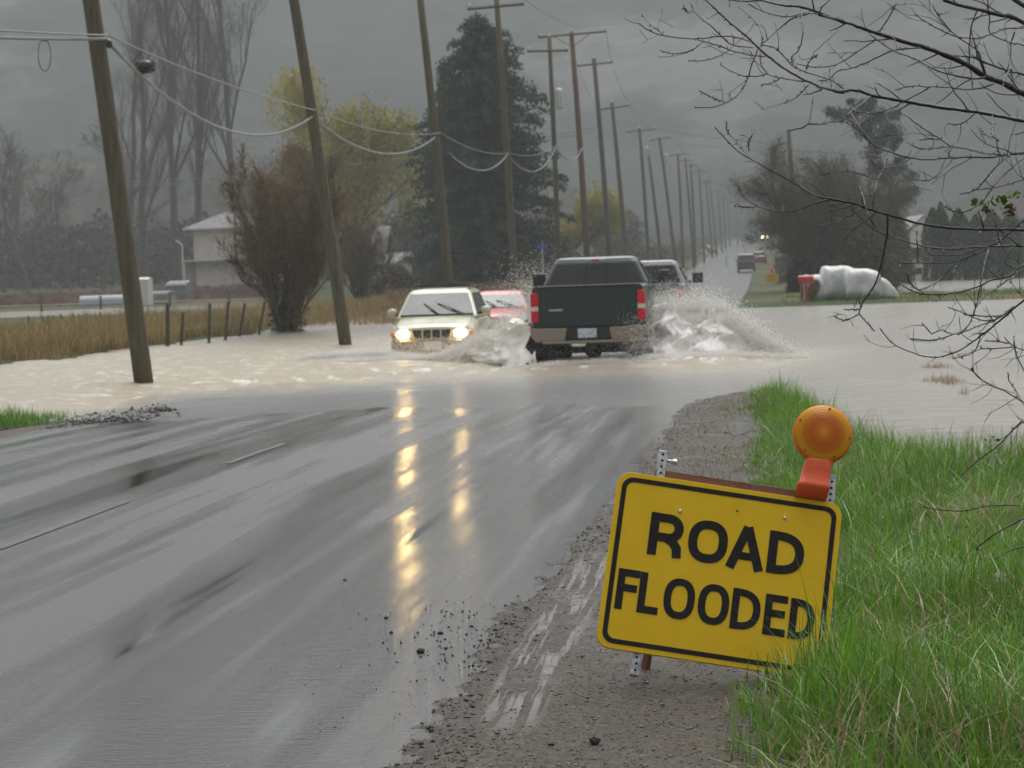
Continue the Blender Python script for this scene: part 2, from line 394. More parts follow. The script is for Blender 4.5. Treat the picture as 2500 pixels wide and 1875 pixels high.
# ---- rain water standing in tyre tracks on the shoulder and beside the grass
pud, t, n, p = newmat('puddle_water'); p.inputs['Base Color'].default_value = (.06, .053, .045, 1); p.inputs['Roughness'].default_value = .10; p.inputs['IOR'].default_value = 1.36
v = mapped(t, (1, 1, 1)); nz = N(t, 'ShaderNodeTexNoise', Scale=30.0, Detail=3.0); t.links.new(v, nz.inputs['Vector']); b_ = N(t, 'ShaderNodeBump', Strength=.08, Distance=.01); t.links.new(nz.outputs['Fac'], b_.inputs['Height']); t.links.new(b_.outputs[0], p.inputs['Normal'])
def gz(X, Y): return terrain_z(X, Y) + (fbm(X * 9, Y * 9, 3, 9) - .5) * .02
for (px, py, a_, b__) in ((1800, 1052, .13, .95), (1850, 985, .10, 1.0)):
    q = G(px, py, .04); th = np.linspace(0, 2 * math.pi, 40, endpoint=False); rr = .7 + .6 * fbm(np.cos(th) * 1.5 + 3, np.sin(th) * 1.5 + 3, 3, int(px))
    X = q.x + np.cos(th) * a_ * rr; Y = q.y + np.sin(th) * b__ * rr; zc = float(np.max(gz(X, Y))) * .35 + float(np.mean(gz(X, Y))) * .65 + .004
    V = [(x, y, zc) for x, y in zip(X, Y)] + [(q.x, q.y, zc)]; mbp = MB(); mbp.add(V, [(k, (k + 1) % 40, 40) for k in range(40)]); tag(mbp.build('puddle', pud), kind='structure')

# ---- flood water: one sheet, rough where the current and the wakes run
wm, t, n, p = newmat('muddy_water')
tc = N(t, 'ShaderNodeTexCoord')
def MPw(scale, rot=0):
    q = N(t, 'ShaderNodeMapping'); q.inputs['Scale'].default_value = scale; q.inputs['Rotation'].default_value = (0, 0, rot)
    t.links.new(tc.outputs['Object'], q.inputs[0]); return q.outputs[0]
c1 = N(t, 'ShaderNodeTexNoise', Scale=.35, Detail=5.0); t.links.new(MPw((1, .5, 1)), c1.inputs['Vector'])
at = N(t, 'ShaderNodeAttribute', attribute_name='tint')     # r = how churned the water is at that place
cc = ramp(t, c1.outputs['Fac'], [(.3, (.240, .222, .188)), (.7, (.295, .275, .235))])
ch = N(t, 'ShaderNodeMix', data_type='RGBA'); sr = N(t, 'ShaderNodeSeparateColor'); t.links.new(at.outputs['Color'], sr.inputs[0])
t.links.new(sr.outputs[0], ch.inputs[0]); t.links.new(cc.outputs[0], ch.inputs[6]); ch.inputs[7].default_value = (.30, .255, .17, 1)
# foam flecks where it is churned
fo = N(t, 'ShaderNodeTexNoise', Scale=3.2, Detail=7.0, Roughness=.7); t.links.new(MPw((1, .6, 1)), fo.inputs['Vector'])
fm = N(t, 'ShaderNodeMath', operation='MULTIPLY'); fr = ramp(t, fo.outputs['Fac'], [(.52, (0,) * 3), (.65, (1,) * 3)])
t.links.new(fr.outputs[0], fm.inputs[0]); t.links.new(sr.outputs[1], fm.inputs[1])
fx = N(t, 'ShaderNodeMix', data_type='RGBA'); t.links.new(fm.outputs[0], fx.inputs[0]); t.links.new(ch.outputs[2], fx.inputs[6]); fx.inputs[7].default_value = (.62, .60, .54, 1)
t.links.new(fx.outputs[2], p.inputs['Base Color'])
p.inputs['IOR'].default_value = 1.33
shx = N(t, 'ShaderNodeMix', data_type='RGBA'); t.links.new(sr.outputs[2], shx.inputs[0]); t.links.new(fx.outputs[2], shx.inputs[6]); shx.inputs[7].default_value = (.085, .085, .082, 1); t.links.new(shx.outputs[2], p.inputs['Base Color'])
rw = N(t, 'ShaderNodeMath', operation='MULTIPLY_ADD'); t.links.new(sr.outputs[0], rw.inputs[0]); rw.inputs[1].default_value = .2; rw.inputs[2].default_value = .2
t.links.new(rw.outputs[0], p.inputs['Roughness'])
w1 = N(t, 'ShaderNodeTexNoise', Scale=2.6, Detail=6.0, Roughness=.62); t.links.new(MPw((1, .8, 1), .3), w1.inputs['Vector'])
b1 = N(t, 'ShaderNodeBump', Distance=.10, Strength=.45); t.links.new(w1.outputs['Fac'], b1.inputs['Height']); t.links.new(b1.outputs[0], p.inputs['Normal'])
WATER_M = wm

def churn(X, Y):
    """0 calm .. 1 churned: the current left of the road and the wakes"""
    a = (1 - smoothstep(-9, -5, X)) * smoothstep(28, 33, Y) * (1 - smoothstep(55, 75, Y))
    b = np.exp(-((X + 6.5) / 3.5) ** 2 - ((Y - 44) / 9) ** 2)
    c = np.exp(-((X + .8) / 1.6) ** 2 - ((Y - 44) / 5) ** 2)
    return np.clip(a * .75 + b + c, 0, 1)
wxs = np.unique(np.concatenate([np.linspace(-1240, -40, 20), np.arange(-40, -17, 2), np.arange(-17, 2, .13), np.arange(2, 12, .5), np.arange(12, 60, 4), np.linspace(60, 1240, 16)]))
wys = np.unique(np.concatenate([np.linspace(-180, 14, 6), np.arange(14, 28, .6), np.arange(28, 66, .17), np.arange(66, 120, 1.5), np.linspace(120, 260, 12)]))
X, Y = np.meshgrid(wxs, wys)
C = churn(X, Y)
Zw = C * ((fbm(X * 1.3, Y * .8, 4, 21) - .5) * .16 + (np.abs(fbm(X * 2.6 + 9, Y * 1.5, 3, 31) - .5)) * .10)
nx = len(wxs); i = np.arange(nx - 1)[None, :] + nx * np.arange(len(wys) - 1)[:, None]
# the bow wave running out towards the near shore
ridge_y = np.interp(X, [-12, -9, -7.5, -5.5, -4, -2.2, -.5, 1.2], [38.2, 38.6, 39.6, 40.4, 40.9, 40.6, 41.4, 42.5]) + (fbm(X * 1.1, X * 0 + 3, 3, 51) - .5) * .9
rd = np.exp(-((Y - ridge_y) / .22) ** 2) * smoothstep(-10.5, -8, X) * (1 - smoothstep(-.6, .9, X))
Zw += rd * (.05 + .05 * fbm(X * 5, Y * 5, 3, 61))
foam = np.clip(C * .9 - .12, 0, 1) * smoothstep(30, 34, Y)
foam = np.clip(foam + rd * 1.6, 0, 1.6)
shal = (1 - smoothstep(33, 40, Y)) * smoothstep(-9.5, -7.5, X) * (1 - smoothstep(-1.2, .8, X))
tint = np.stack([C, foam, shal], -1).reshape(-1, 3)
wo_ = np_mesh('flood_water', np.stack([X, Y, Zw], -1).reshape(-1, 3), np.stack([i, i + 1, i + 1 + nx, i + nx], -1).reshape(-1, 4), wm, smooth=True, tint=tint)
tag(wo_, kind='structure')

# ---- the wooded mountain behind
hm, t, n, p = newmat('wooded_slope')
v = mapped(t, (1, 1, 1)); nz = N(t, 'ShaderNodeTexNoise', Scale=.0055, Detail=11.0, Roughness=.72); t.links.new(v, nz.inputs['Vector'])
r = ramp(t, nz.outputs['Fac'], [(.42, (.004, .007, .006)), (.5, (.02, .024, .019)), (.60, (.13, .13, .12))]); t.links.new(r.outputs[0], p.inputs['Base Color'])
p.inputs['Roughness'].default_value = .9; p.inputs['Specular IOR Level'].default_value = .1
az = np.radians(np.linspace(-75, 75, 260)); rr_ = np.linspace(0, 1, 60)
A, Q = np.meshgrid(az, rr_)
dist = 760 + 300 * Q
top = 140 + 5 * np.sin(A * 5 + .7) + 5 * np.sin(A * 11) + 3 * np.sin(A * 23 + 1)
H = 6 + (top - 6) * np.clip(Q, 0, 1) ** .8 + (fbm(A * 60, Q * 14, 4, 77) - .5) * 14 * np.minimum(1, Q * 5) + rng.normal(0, 1.6, A.shape)
Xh = np.sin(A) * dist; Yh = np.cos(A) * dist
nx = len(az); i = np.arange(nx - 1)[None, :] + nx * np.arange(len(rr_) - 1)[:, None]
ho = np_mesh('hill', np.stack([Xh, Yh, H], -1).reshape(-1, 3), np.stack([i, i + 1, i + 1 + nx, i + nx], -1).reshape(-1, 4), hm, smooth=True)
tag(ho, kind='structure')

# ---- wooded foothills nearer by, brown with bare trees
az = np.radians(np.linspace(-60, 60, 700)); rr_ = np.linspace(0, 1, 30)
A, Q = np.meshgrid(az, rr_); D_ = np.degrees(A)
topf = np.interp(D_, [-60, -19, -13, -8, -4, -1.5, 2.2, 4.5, 7, 12, 60], [44, 38, 33, 27, 20, 7, 7, 16, 26, 30, 40])
dist = 470 + 130 * Q
H = 3 + (topf - 3 + (fbm(A * 90, Q * 3, 4, 88) - .5) * 9) * Q ** .7 + rng.normal(0, .55, A.shape) * np.minimum(1, Q * 4) + (fbm(A * 420, Q * 22, 3, 89) - .5) * 5
H = np.where((D_ > -1.5) & (D_ < 1.2), H * 0 - 3, H)
Xh = np.sin(A) * dist; Yh = np.cos(A) * dist
nx = len(az); i = np.arange(nx - 1)[None, :] + nx * np.arange(len(rr_) - 1)[:, None]
hm2, t, n, p = newmat('bare_wooded_foothill')
v = mapped(t); nz = N(t, 'ShaderNodeTexNoise', Scale=.03, Detail=9.0, Roughness=.7); t.links.new(v, nz.inputs['Vector'])
r = ramp(t, nz.outputs['Fac'], [(.38, (.010, .013, .010)), (.5, (.030, .027, .021)), (.64, (.075, .062, .050))]); t.links.new(r.outputs[0], p.inputs['Base Color']); p.inputs['Roughness'].default_value = .95; p.inputs['Specular IOR Level'].default_value = .05
ho = np_mesh('hill', np.stack([Xh, Yh, H], -1).reshape(-1, 3), np.stack([i, i + 1, i + 1 + nx, i + nx], -1).reshape(-1, 4), hm2, smooth=False); tag(ho, kind='structure')

# ---- the rainy air
air = MB().box((0, 690, 76.5), (2500, 1760, 159)).build('haze', None)
am = bpy.data.materials.new('rainy_air'); am.use_nodes = True; t = am.node_tree; t.nodes.clear()
vo = N(t, 'ShaderNodeVolumePrincipled'); vo.inputs['Density'].default_value = .0010; vo.inputs['Color'].default_value = (.50, .535, .54, 1)
ou = N(t, 'ShaderNodeOutputMaterial'); t.links.new(vo.outputs[0], ou.inputs['Volume'])
air.data.materials.append(am); tag(air, kind='stuff')
# ================================================================ UTILITY POLES AND WIRES
wood = pmat('weathered_wood', (.085, .066, .045), .75, .35, 3.0, .5, 30, stretch=(6, 6, .5), c2=(.11, .10, .055))
wood_red = pmat('reddish_wood', (.13, .060, .040), .75, .3, 3.0, .5, 30, stretch=(6, 6, .5), c2=(.16, .075, .05))
galv = pmat('galvanised_steel', (.42, .43, .44), .45, .2, 20, .1, 60, metallic=.6)
glassy = pmat('white_insulator', (.62, .64, .64), .25, .05)
xform = pmat('transformer_grey', (.46, .48, .48), .4, .08)
black_rub = pmat('black_sheath', (.022, .024, .026), .35, .2)
cable_m = pmat('grey_cable', (.17, .175, .18), .4, .15, 3)
wire_m = pmat('dark_wire', (.10, .105, .11), .5, .1, 3)

class Pole: pass
def make_pole(base, top, dist, label, r=.155, arm=None, mat_=None, ins=True, can=None, group='utility poles along the flooded road', stub=False, brace=False):
    P = Pole(); P.dist = dist
    b = D(*base, dist); gz = tz(b.x, b.y)
    # carry the foot along the lean to the ground
    T = D(*top, dist)
    dirv = (b - T).normalized()
    foot = T + dirv * ((T.z - (gz - .5)) / -dirv.z)
    P.T = T; P.foot = foot
    gp = T + dirv * ((T.z - gz) / -dirv.z)
    root = empty('utility_pole', gp, 0, label, 'utility pole', group)
    L = lambda v: Vector(v) - gp
    n = 14 if dist < 80 else 8
    k = 10 if dist < 80 else 4
    pts = []; rad = []
    for i in range(k + 1):
        q = i / k; c = foot.lerp(T, q)
        bow = math.sin(q * math.pi) * .05 * (r / .155)
        pts.append(L(c) + Vector((bow, 0, 0))); rad.append(r * (1.05 - .30 * q))
    MB().tube(pts, rad, n).build('pole_shaft', mat_ or wood, root, smooth=True)
    P.ends = []
    if arm:
        A = D(*arm[0], dist); B = D(*arm[1], dist); B.y = A.y = T.y - .16; 
        MB().tube([L(A), L(B)], .062, 4).build('crossarm', mat_ or wood, root)
        P.ends = [A, B]
        if brace:
            mid = (A + B) / 2
            mb = MB(); low = L(T + dirv * .9)
            for e in (A, B): mb.tube([L(e.lerp(mid, .45)), low], .02, 4)
            mb.build('brace', wood, root)
        if ins:
            for q in (.04, .96):
                c = A.lerp(B, q)
                MB().lathe([(.02, 0), (.05, .02), (.03, .06), (.06, .09), (.05, .14), (.02, .16)], 8, L(c) + Vector((0, 0, .05))).build('insulator', glassy, root, smooth=True)
            MB().lathe([(.02, 0), (.05, .02), (.03, .06), (.06, .09), (.05, .14), (.02, .16)], 8, L(T)).build('insulator', glassy, root, smooth=True)
    if can:
        c = D(*can, dist); c.y = T.y - .1
        MB().lathe([(.12, -.5), (.2, -.46), (.2, .38), (.14, .46), (.05, .52)], 14, L(c)).build('transformer', xform, root, smooth=False)
        MB().tube([L(c) + Vector((0, 0, .1)), L(T + dirv * ((T.z - c.z)))], .03, 5).build('bracket', galv, root)
    P.root = root
    return P

def at_pole(P, px, py):
    return D(px, py, P.dist)
polesd = {}
G2 = 'mid distance poles with crossarms'
G3 = 'hazy far poles'
polesd[1] = make_pole((350, 935), (97, -815), 41.3, 'thick leaning wooden pole standing in brown flood water, thickest of all the poles', .158)
polesd[2] = make_pole((843, 845), (679, -235), 61.0, 'leaning wooden pole standing in the flood just behind the cream car, beside the brown bush', .155)
polesd[3] = make_pole((1098, 725), (1017, -86), 80.0, 'tall dark wooden pole rising behind the roof rack of the cream car', .15)
polesd[4] = make_pole((1257, 715), (1211, -22), 101.0, 'pole with a single crossarm cutting the very top of the dark conifer', .15, arm=((1141, 22), (1281, 11)))
polesd[5] = make_pole((1362, 640), (1341, 90), 123.0, 'slim pole with white transformer can standing before the right edge of the conifer', .14, arm=((1287, 125), (1388, 124)), can=(1365, 240))
polesd[6] = make_pole((1433, 640), (1395, 78), 144.0, 'reddish brown pole with wide braced crossarm in front of the white diamond sign', .19, arm=((1313, 91), (1480, 78)), mat_=wood_red, brace=True)
polesd[7] = make_pole((1488, 640), (1450, 143), 166.0, 'greenish pole with crossarm, first one past the reddish brown pole', .19, arm=((1409, 161), (1495, 153)))
polesd[8] = make_pole((1528, 640), (1494, 250), 185.0, 'pole with crossarm and white insulators above the cab roof of the grey truck', .19, arm=((1463, 268), (1537, 258)))
polesd[9] = make_pole((1583, 640), (1561, 312), 228.0, 'hazy pole with lone wide crossarm and white switch box', .19, arm=((1528, 322), (1600, 316)))
polesd[10] = make_pole((1614, 640), (1582, 366), 250.0, 'short hazy pole topped by a white transformer', .19, can=(1579, 370))
polesd[11] = make_pole((1648, 640), (1610, 334), 262.0, 'hazy pole with white transformer hung on its right side', .19, arm=((1584, 344), (1637, 335)), can=(1627, 387))
polesd[12] = make_pole((1667, 640), (1655, 374), 285.0, 'hazy reddish pole among the grey ones in the far row', .19, arm=((1634, 379), (1681, 376)), mat_=wood_red)
far = [(1693, 1673, 384, 300), (1698, 1686, 396, 318), (1719, 1706, 409, 345), (1740, 1723, 437, 390), (1751, 1732, 434, 410), (1765, 1752, 460, 455),
       (1774, 1765, 472, 490), (1784, 1776, 480, 530), (1803, 1797, 487, 575), (1813, 1808, 496, 610), (1825, 1820, 503, 650)]
for i, (bx, tx, ty, d) in enumerate(far):
    P = make_pole((bx, 640), (tx, ty), d, 'faint grey utility pole with small crossarm in the hazy far end of the row', .17,
                  arm=((tx - 17 * 345 / d, ty + 9), (tx + 17 * 345 / d, ty + 7)), group='faint far utility poles along the road', ins=(d < 400))
    polesd[13 + i] = P
polesd['R'] = make_pole((1947, 700), (1925, 318), 146.0, 'lone dark pole without crossarm on the right verge before the bare brown tree', .17, mat_=wood, group='utility poles along the flooded road')

def wire(name, spans, rad, m, label, cat='cable', group=None, seg=16):
    """spans: list of (A, B, sag) end to end"""
    mb = MB()
    for (A, B, sag) in spans:
        pts = [A.lerp(B, i / seg) - Vector((0, 0, 4 * sag * (i / seg) * (1 - i / seg))) for i in range(seg + 1)]
        mb.tube(pts, rad, 5)
    o = mb.build(name, m, smooth=True); tag(o, label, cat, group); return o
A0 = D(-1250, -60, 21)
p1, p2, p3, p4, p5, p6 = (polesd[i] for i in range(1, 7))
u = [A0, at_pole(p1, 268, 88), at_pole(p2, 772, 270), at_pole(p3, 1078, 325), at_pole(p4, 1243, 374), at_pole(p5, 1360, 355), at_pole(p6, 1428, 356)]
for v_ in u[1:]: v_.y -= .17
wire('messenger_cable', [(u[0], u[1], .1), (u[1], u[2], .12), (u[2], u[3], .26), (u[3], u[4], .25), (u[4], u[5], .28), (u[5], u[6], .4)], .015, cable_m,
     'thin upper grey cable strung pole to pole, lying above the thick sagging one')
l = [A0 + Vector((0, 0, -.15)), at_pole(p1, 262, 97), at_pole(p2, 765, 286), at_pole(p3, 1064, 336), at_pole(p4, 1241, 377), at_pole(p5, 1358, 360), at_pole(p6, 1424, 360)]
for v_ in l[1:]: v_.y -= .18
wire('sagging_cable', [(l[0], l[1], .12), (l[1], l[2], .95), (l[2], l[3], .72), (l[3] + Vector((.4, .3, -.5)), l[4], .62), (l[4], l[5], .95), (l[5], l[6], .7)], .027, cable_m,
     'thick lower grey cable hanging in deep sags from pole to pole')
# black closures, coil and loop on the cable
def ellipsoid(mb, c, r, n=16, m=10, rot=None):
    vs = []; fs = []
    for i in range(m + 1):
        th = math.pi * i / m
        for k in range(n):
            a = 2 * math.pi * k / n
            p = Vector((r[0] * math.sin(th) * math.cos(a), r[1] * math.sin(th) * math.sin(a), r[2] * math.cos(th)))
            if rot is not None: p = rot @ p
            vs.append(p + Vector(c))
    for i in range(m):
        for k in range(n):
            k2 = (k + 1) % n; fs.append((i * n + k, (i + 1) * n + k, (i + 1) * n + k2, i * n + k2))
    mb.add(vs, fs)
cb = D(355, 160, 43.6)
t_ = empty('cable_coil', cb, 0, 'black tangled coil of cable hanging from the wire right of the thick leaning pole', 'cable coil')
mb = MB(); ellipsoid(mb, (0, 0, -.02), (.165, .12, .12)); mb.build('coil', black_rub, t_, smooth=True)
mb = MB()
for i in range(9):
    a = random.uniform(0, 3.14); tilt = random.uniform(-.5, .5)
    pts = [Vector((.175 * math.cos(q), .13 * math.sin(q) * math.cos(a), -.02 + .12 * math.sin(q + tilt) * math.sin(a + .4))) for q in np.linspace(0, 6.283, 22)]
    mb.tube(pts, .009, 5, caps=False)
mb.build('loop', black_rub, t_, smooth=True)
MB().tube([(-.15, 0, .0), (-.19, 0, .1), (-.14, 0, .19), (-.06, 0, .26)], .008, 5).build('strap', black_rub, t_)
MB().tube([(-.02, 0, .08), (-.05, 0, .2), (-.07, 0, .27)], .008, 5).build('strap', black_rub, t_)
cl = D(110, 96, 38.0)
t_ = empty('cable_loop', cl, 0, 'thin dark loop of spare cable hanging left of the thick leaning pole', 'cable loop')
pts = [Vector((-.02 + .10 * math.sin(q), 0, -.24 - .25 * math.cos(q))) for q in np.linspace(-2.9, 2.9, 30)]
MB().tube(pts, .007, 5).build('loop', black_rub, t_, smooth=True)
mb = MB(); ellipsoid(mb, (0, 0, .0), (.075, .04, .035)); mb.build('clamp', black_rub, t_, smooth=True)
b_ = D(266, 107, 41.0); mb = MB(); ellipsoid(mb, b_, (.06, .06, .075)); tag(mb.build('splice_cap', black_rub, smooth=True), 'small black splice cap where the cables meet the thick leaning pole', 'splice cap')
b_ = D(1029, 372, 79.5); mb = MB(); ellipsoid(mb, b_, (.055, .05, .05)); tag(mb.build('splice_cap', black_rub, smooth=True), 'small black splice cap left of the tall dark pole behind the cream car', 'splice cap')
# line crossing behind from the left
for k, dy in enumerate((0, 9)):
    wire('overhead_wire', [(D(-250, 437 + dy, 175), D(1452, 312 + dy, 150), 1.45)], .022, cable_m,
         ('upper' if k == 0 else 'lower') + ' of the two pale wires running across behind the poplars up to the poles', 'overhead wire', 'pale wires crossing behind', seg=30)
for k, (a, b) in enumerate((((1497, 290, 185), (1926, 350, 146)), ((1612, 338, 262), (1926, 362, 146)))):
    wire('overhead_wire', [(D(*a), D(*b), .35)], .020, wire_m, ('upper' if k == 0 else 'lower') + ' thin dark wire reaching over the road to the lone pole on the right verge', 'overhead wire', 'dark wires over the road')
wire('overhead_wire', [(D(1926, 366, 146), D(2700, 372, 130), .3)], .018, wire_m, 'thin dark wire leaving the lone right pole toward the cedar row', 'overhead wire')
# upper conductors from arm to arm
chain = [4, 6, 7, 8, 9, 11, 12, 13, 15, 16, 18, 20, 22]
for side in (0, 1):
    pts = [polesd[c].ends[side] + Vector((0, 0, .2)) for c in chain if polesd[c].ends]
    wire('conductor', [(pts[i], pts[i + 1], .5) for i in range(len(pts) - 1)], .012, wire_m,
         'thin conductor joining the ' + ('field side' if side == 0 else 'road side') + ' ends of the crossarms', 'conductor', 'conductors on the crossarms', seg=8)
# ================================================================ THE ROAD FLOODED SIGN
yel, t, n, p = newmat('yellow_sheeting')
v = mapped(t, (1, 1, 1)); nz = N(t, 'ShaderNodeTexNoise', Scale=9.0, Detail=6.0); t.links.new(v, nz.inputs['Vector'])
r = ramp(t, nz.outputs['Fac'], [(.3, (.72, .45, .008)), (.7, (.78, .50, .012))])
sv = mapped(t, (3, 1, 26), rot=(0, .5, 0)); ns = N(t, 'ShaderNodeTexNoise', Scale=5.0, Detail=9.0, Roughness=.8); t.links.new(sv, ns.inputs['Vector'])
rs = ramp(t, ns.outputs['Fac'], [(.27, (.35, .35, .35)), (.31, (1, 1, 1))])
mu = N(t, 'ShaderNodeMix', data_type='RGBA', blend_type='MULTIPLY'); mu.inputs[0].default_value = .6
t.links.new(r.outputs[0], mu.inputs[6]); t.links.new(rs.outputs[0], mu.inputs[7]); t.links.new(mu.outputs[2], p.inputs['Base Color'])
p.inputs['Roughness'].default_value = .42; p.inputs['Specular IOR Level'].default_value = .2
blk = pmat('sign_black', (.018, .016, .016), .6, .25, 30, .0, spec=.15)
amber, t, n, p = newmat('amber_lens')
v = mapped(t); vm = N(t, 'ShaderNodeVectorMath', operation='LENGTH'); sp = N(t, 'ShaderNodeSeparateXYZ'); cbx = N(t, 'ShaderNodeCombineXYZ')
t.links.new(v, sp.inputs[0]); t.links.new(sp.outputs['X'], cbx.inputs['X']); t.links.new(sp.outputs['Z'], cbx.inputs['Z']); t.links.new(cbx.outputs[0], vm.inputs[0])
wv = N(t, 'ShaderNodeMath', operation='MULTIPLY'); t.links.new(vm.outputs['Value'], wv.inputs[0]); wv.inputs[1].default_value = 900.0
sn = N(t, 'ShaderNodeMath', operation='SINE'); t.links.new(wv.outputs[0], sn.inputs[0])
bpn = N(t, 'ShaderNodeBump', Strength=.35, Distance=.002); t.links.new(sn.outputs[0], bpn.inputs['Height']); t.links.new(bpn.outputs[0], p.inputs['Normal'])
rc = ramp(t, vm.outputs['Value'], [(.0, (.72, .30, .006)), (.018, (.56, .17, .001)), (.05, (.44, .105, .0)), (.083, (.56, .16, .0)), (.088, (.56, .27, .0)), (.106, (.58, .28, .0)), (.109, (.72, .19, .004))])
t.links.new(rc.outputs[0], p.inputs['Base Color']); p.inputs['Roughness'].default_value = .3; p.inputs['Specular IOR Level'].default_value = .22
p.inputs['Subsurface Weight'].default_value = .25; p.inputs['Subsurface Radius'].default_value = (.03, .012, .004)
orange = pmat('orange_plastic', (.62, .075, .010), .42, .1, 12, .05, 200)
reddark = pmat('brown_board', (.16, .07, .045), .7, .3, 8, .3, 40)
galv2 = pmat('spangled_zinc', (.40, .42, .44), .42, .35, 70, .15, 120, metallic=.5, c2=(.66, .68, .70))
bolt_m = pmat('bolt_steel', (.55, .57, .58), .35, .1, metallic=.7)

sc_ = Vector(D(1759, 1402, 9.45))
an = R_(8.6); lean = R_(18)
eu = _R * math.cos(an) - _U * math.sin(an)
ev0 = _R * math.sin(an) + _U * math.cos(an)
ev = ev0 * math.cos(lean) + _F * math.sin(lean)
en = ev.cross(eu) * -1.0          # towards the back
en = eu.cross(ev) * -1.0
W_, H_ = .882, .702
base_off = .455
M = Matrix(((eu.x, en.x, ev.x, 0), (eu.y, en.y, ev.y, 0), (eu.z, en.z, ev.z, 0), (0, 0, 0, 1)))
org = sc_ - ev * base_off
sign = empty('road_sign', (0, 0, 0), 0, 'yellow ROAD FLOODED sign leaning on steel posts at the gravel and grass edge', 'road sign')
sign.matrix_world = Matrix.Translation(org) @ M
CX, CZ = 0.0, base_off
def rrect(w, h, r, k=7):
    pts = []
    for (cx, cz, a0) in ((w / 2 - r, h / 2 - r, 0), (-w / 2 + r, h / 2 - r, 90), (-w / 2 + r, -h / 2 + r, 180), (w / 2 - r, -h / 2 + r, 270)):
        for i in range(k + 1):
            a = R_(a0 + 90 * i / k); pts.append((cx + r * math.cos(a), cz + r * math.sin(a)))
    return pts
mb = MB(); mb.extrude([(x, z + CZ) for x, z in rrect(W_, H_, .055)], 0, .016); mb.build('sign_panel', yel, sign, bevel=.0015)
# black border ring, 2 mm proud
o1 = rrect(W_ - .040, H_ - .040, .044); o2 = rrect(W_ - .078, H_ - .078, .030)
mb = MB(); nn = len(o1)
vs = [(x, -.0020, z + CZ) for x, z in o1] + [(x, -.0020, z + CZ) for x, z in o2]
fs = [(i, (i + 1) % nn, nn + (i + 1) % nn, nn + i) for i in range(nn)]
mb.add(vs, fs); mb.build('border', blk, sign)
# lettering
ku, kv = W_ / 956.0, H_ / 744.0
def ribbon(mb, path, w, closed=False, y=-.0024):
    n = len(path); L = []; Rr = []
    P = [Vector((a, b)) for a, b in path]
    for i in range(n):
        a = P[(i - 1) % n] if (closed or i > 0) else None
        b = P[(i + 1) % n] if (closed or i < n - 1) else None
        d1 = (P[i] - a).normalized() if a is not None else None
        d2 = (b - P[i]).normalized() if b is not None else None
        if d1 is None: nrm = Vector((-d2.y, d2.x)); sc2 = 1
        elif d2 is None: nrm = Vector((-d1.y, d1.x)); sc2 = 1
        else:
            n1 = Vector((-d1.y, d1.x)); n2 = Vector((-d2.y, d2.x)); nrm = (n1 + n2).normalized(); sc2 = 1 / max(.4, nrm.dot(n1))
        L.append(P[i] + nrm * w / 2 * sc2); Rr.append(P[i] - nrm * w / 2 * sc2)
    vs = [(p_.x, y, p_.y) for p_ in L] + [(p_.x, y, p_.y) for p_ in Rr]
    m_ = n if closed else n - 1
    mb.add(vs, [(i, (i + 1) % n, n + (i + 1) % n, n + i) for i in range(m_)])
def letter(mb, ch, u, v, w, h, s):
    """ch centred at (u, v) in panel pixels, box w x h, stroke s; O is w x h outer"""
    def T(pts): return [((u + a) * ku, (v + b) * kv + CZ) for a, b in pts]
    S = s * ku; l, r_, b, t_ = -w / 2 + s / 2, w / 2 - s / 2, -h / 2 + s / 2, h / 2 - s / 2
    if ch == 'O':
        pts = []
        for i in range(40):
            a = 2 * math.pi * i / 40; e = .82
            pts.append((r_ * math.copysign(abs(math.cos(a)) ** e, math.cos(a)), t_ * math.copysign(abs(math.sin(a)) ** e, math.sin(a))))
        ribbon(mb, T(pts), S, True)
    if ch == 'D':
        rad = w * .62; pts = [(l - s / 2, t_), (r_ - rad, t_)]
        for i in range(1, 16):
            a = math.pi / 2 - math.pi * i / 16; pts.append((r_ - rad + rad * math.cos(a) ** .8 if math.cos(a) > 0 else r_ - rad, t_ * math.copysign(abs(math.sin(a)) ** .85, math.sin(a))))
        pts += [(r_ - rad, b), (l - s / 2, b)]
        ribbon(mb, T(pts), S); ribbon(mb, T([(l, -h / 2), (l, h / 2)]), S, y=-.0026)
    if ch == 'R':
        m_ = -h * .06; rad = (t_ - m_) / 2; x0 = r_ - rad
        pts = [(l - s / 2, t_), (x0, t_)]
        for i in range(1, 12):
            a = math.pi / 2 - math.pi * i / 12; pts.append((x0 + rad * math.cos(a), (t_ + m_) / 2 + rad * math.sin(a)))
        pts += [(x0, m_), (l, m_)]
        ribbon(mb, T(pts), S); ribbon(mb, T([(l, -h / 2), (l, h / 2)]), S, y=-.0026)
        ribbon(mb, T([(x0 - rad * .2, m_), (x0 + rad * .55, m_ - h * .10), (r_ - s * .05, m_ - h * .22), (r_ + s * .05, -h / 2)]), S, y=-.0028)
    if ch == 'A':
        q = s * .95
        ribbon(mb, T([(-w / 2 + q * .5, -h / 2), (0, h / 2)]), S * 1.0); ribbon(mb, T([(w / 2 - q * .5, -h / 2), (0, h / 2)]), S * 1.0, y=-.0026)
        ribbon(mb, T([(-w * .28, -h * .19), (w * .28, -h * .19)]), s * .85 * kv, y=-.0028)
        ribbon(mb, T([(-s * .55, h / 2 - s * .1), (s * .55, h / 2 - s * .1)]), s * .2 * kv, y=-.003)
    if ch in 'FEL':
        ribbon(mb, T([(l, -h / 2), (l, h / 2)]), S, y=-.0026)
        if ch in 'FE': ribbon(mb, T([(l, t_), (w / 2, t_)]), s * kv); ribbon(mb, T([(l, h * .04), (w / 2 - w * .08, h * .04)]), s * kv)
        if ch in 'EL': ribbon(mb, T([(l, b), (w / 2, b)]), s * kv)
mb = MB()
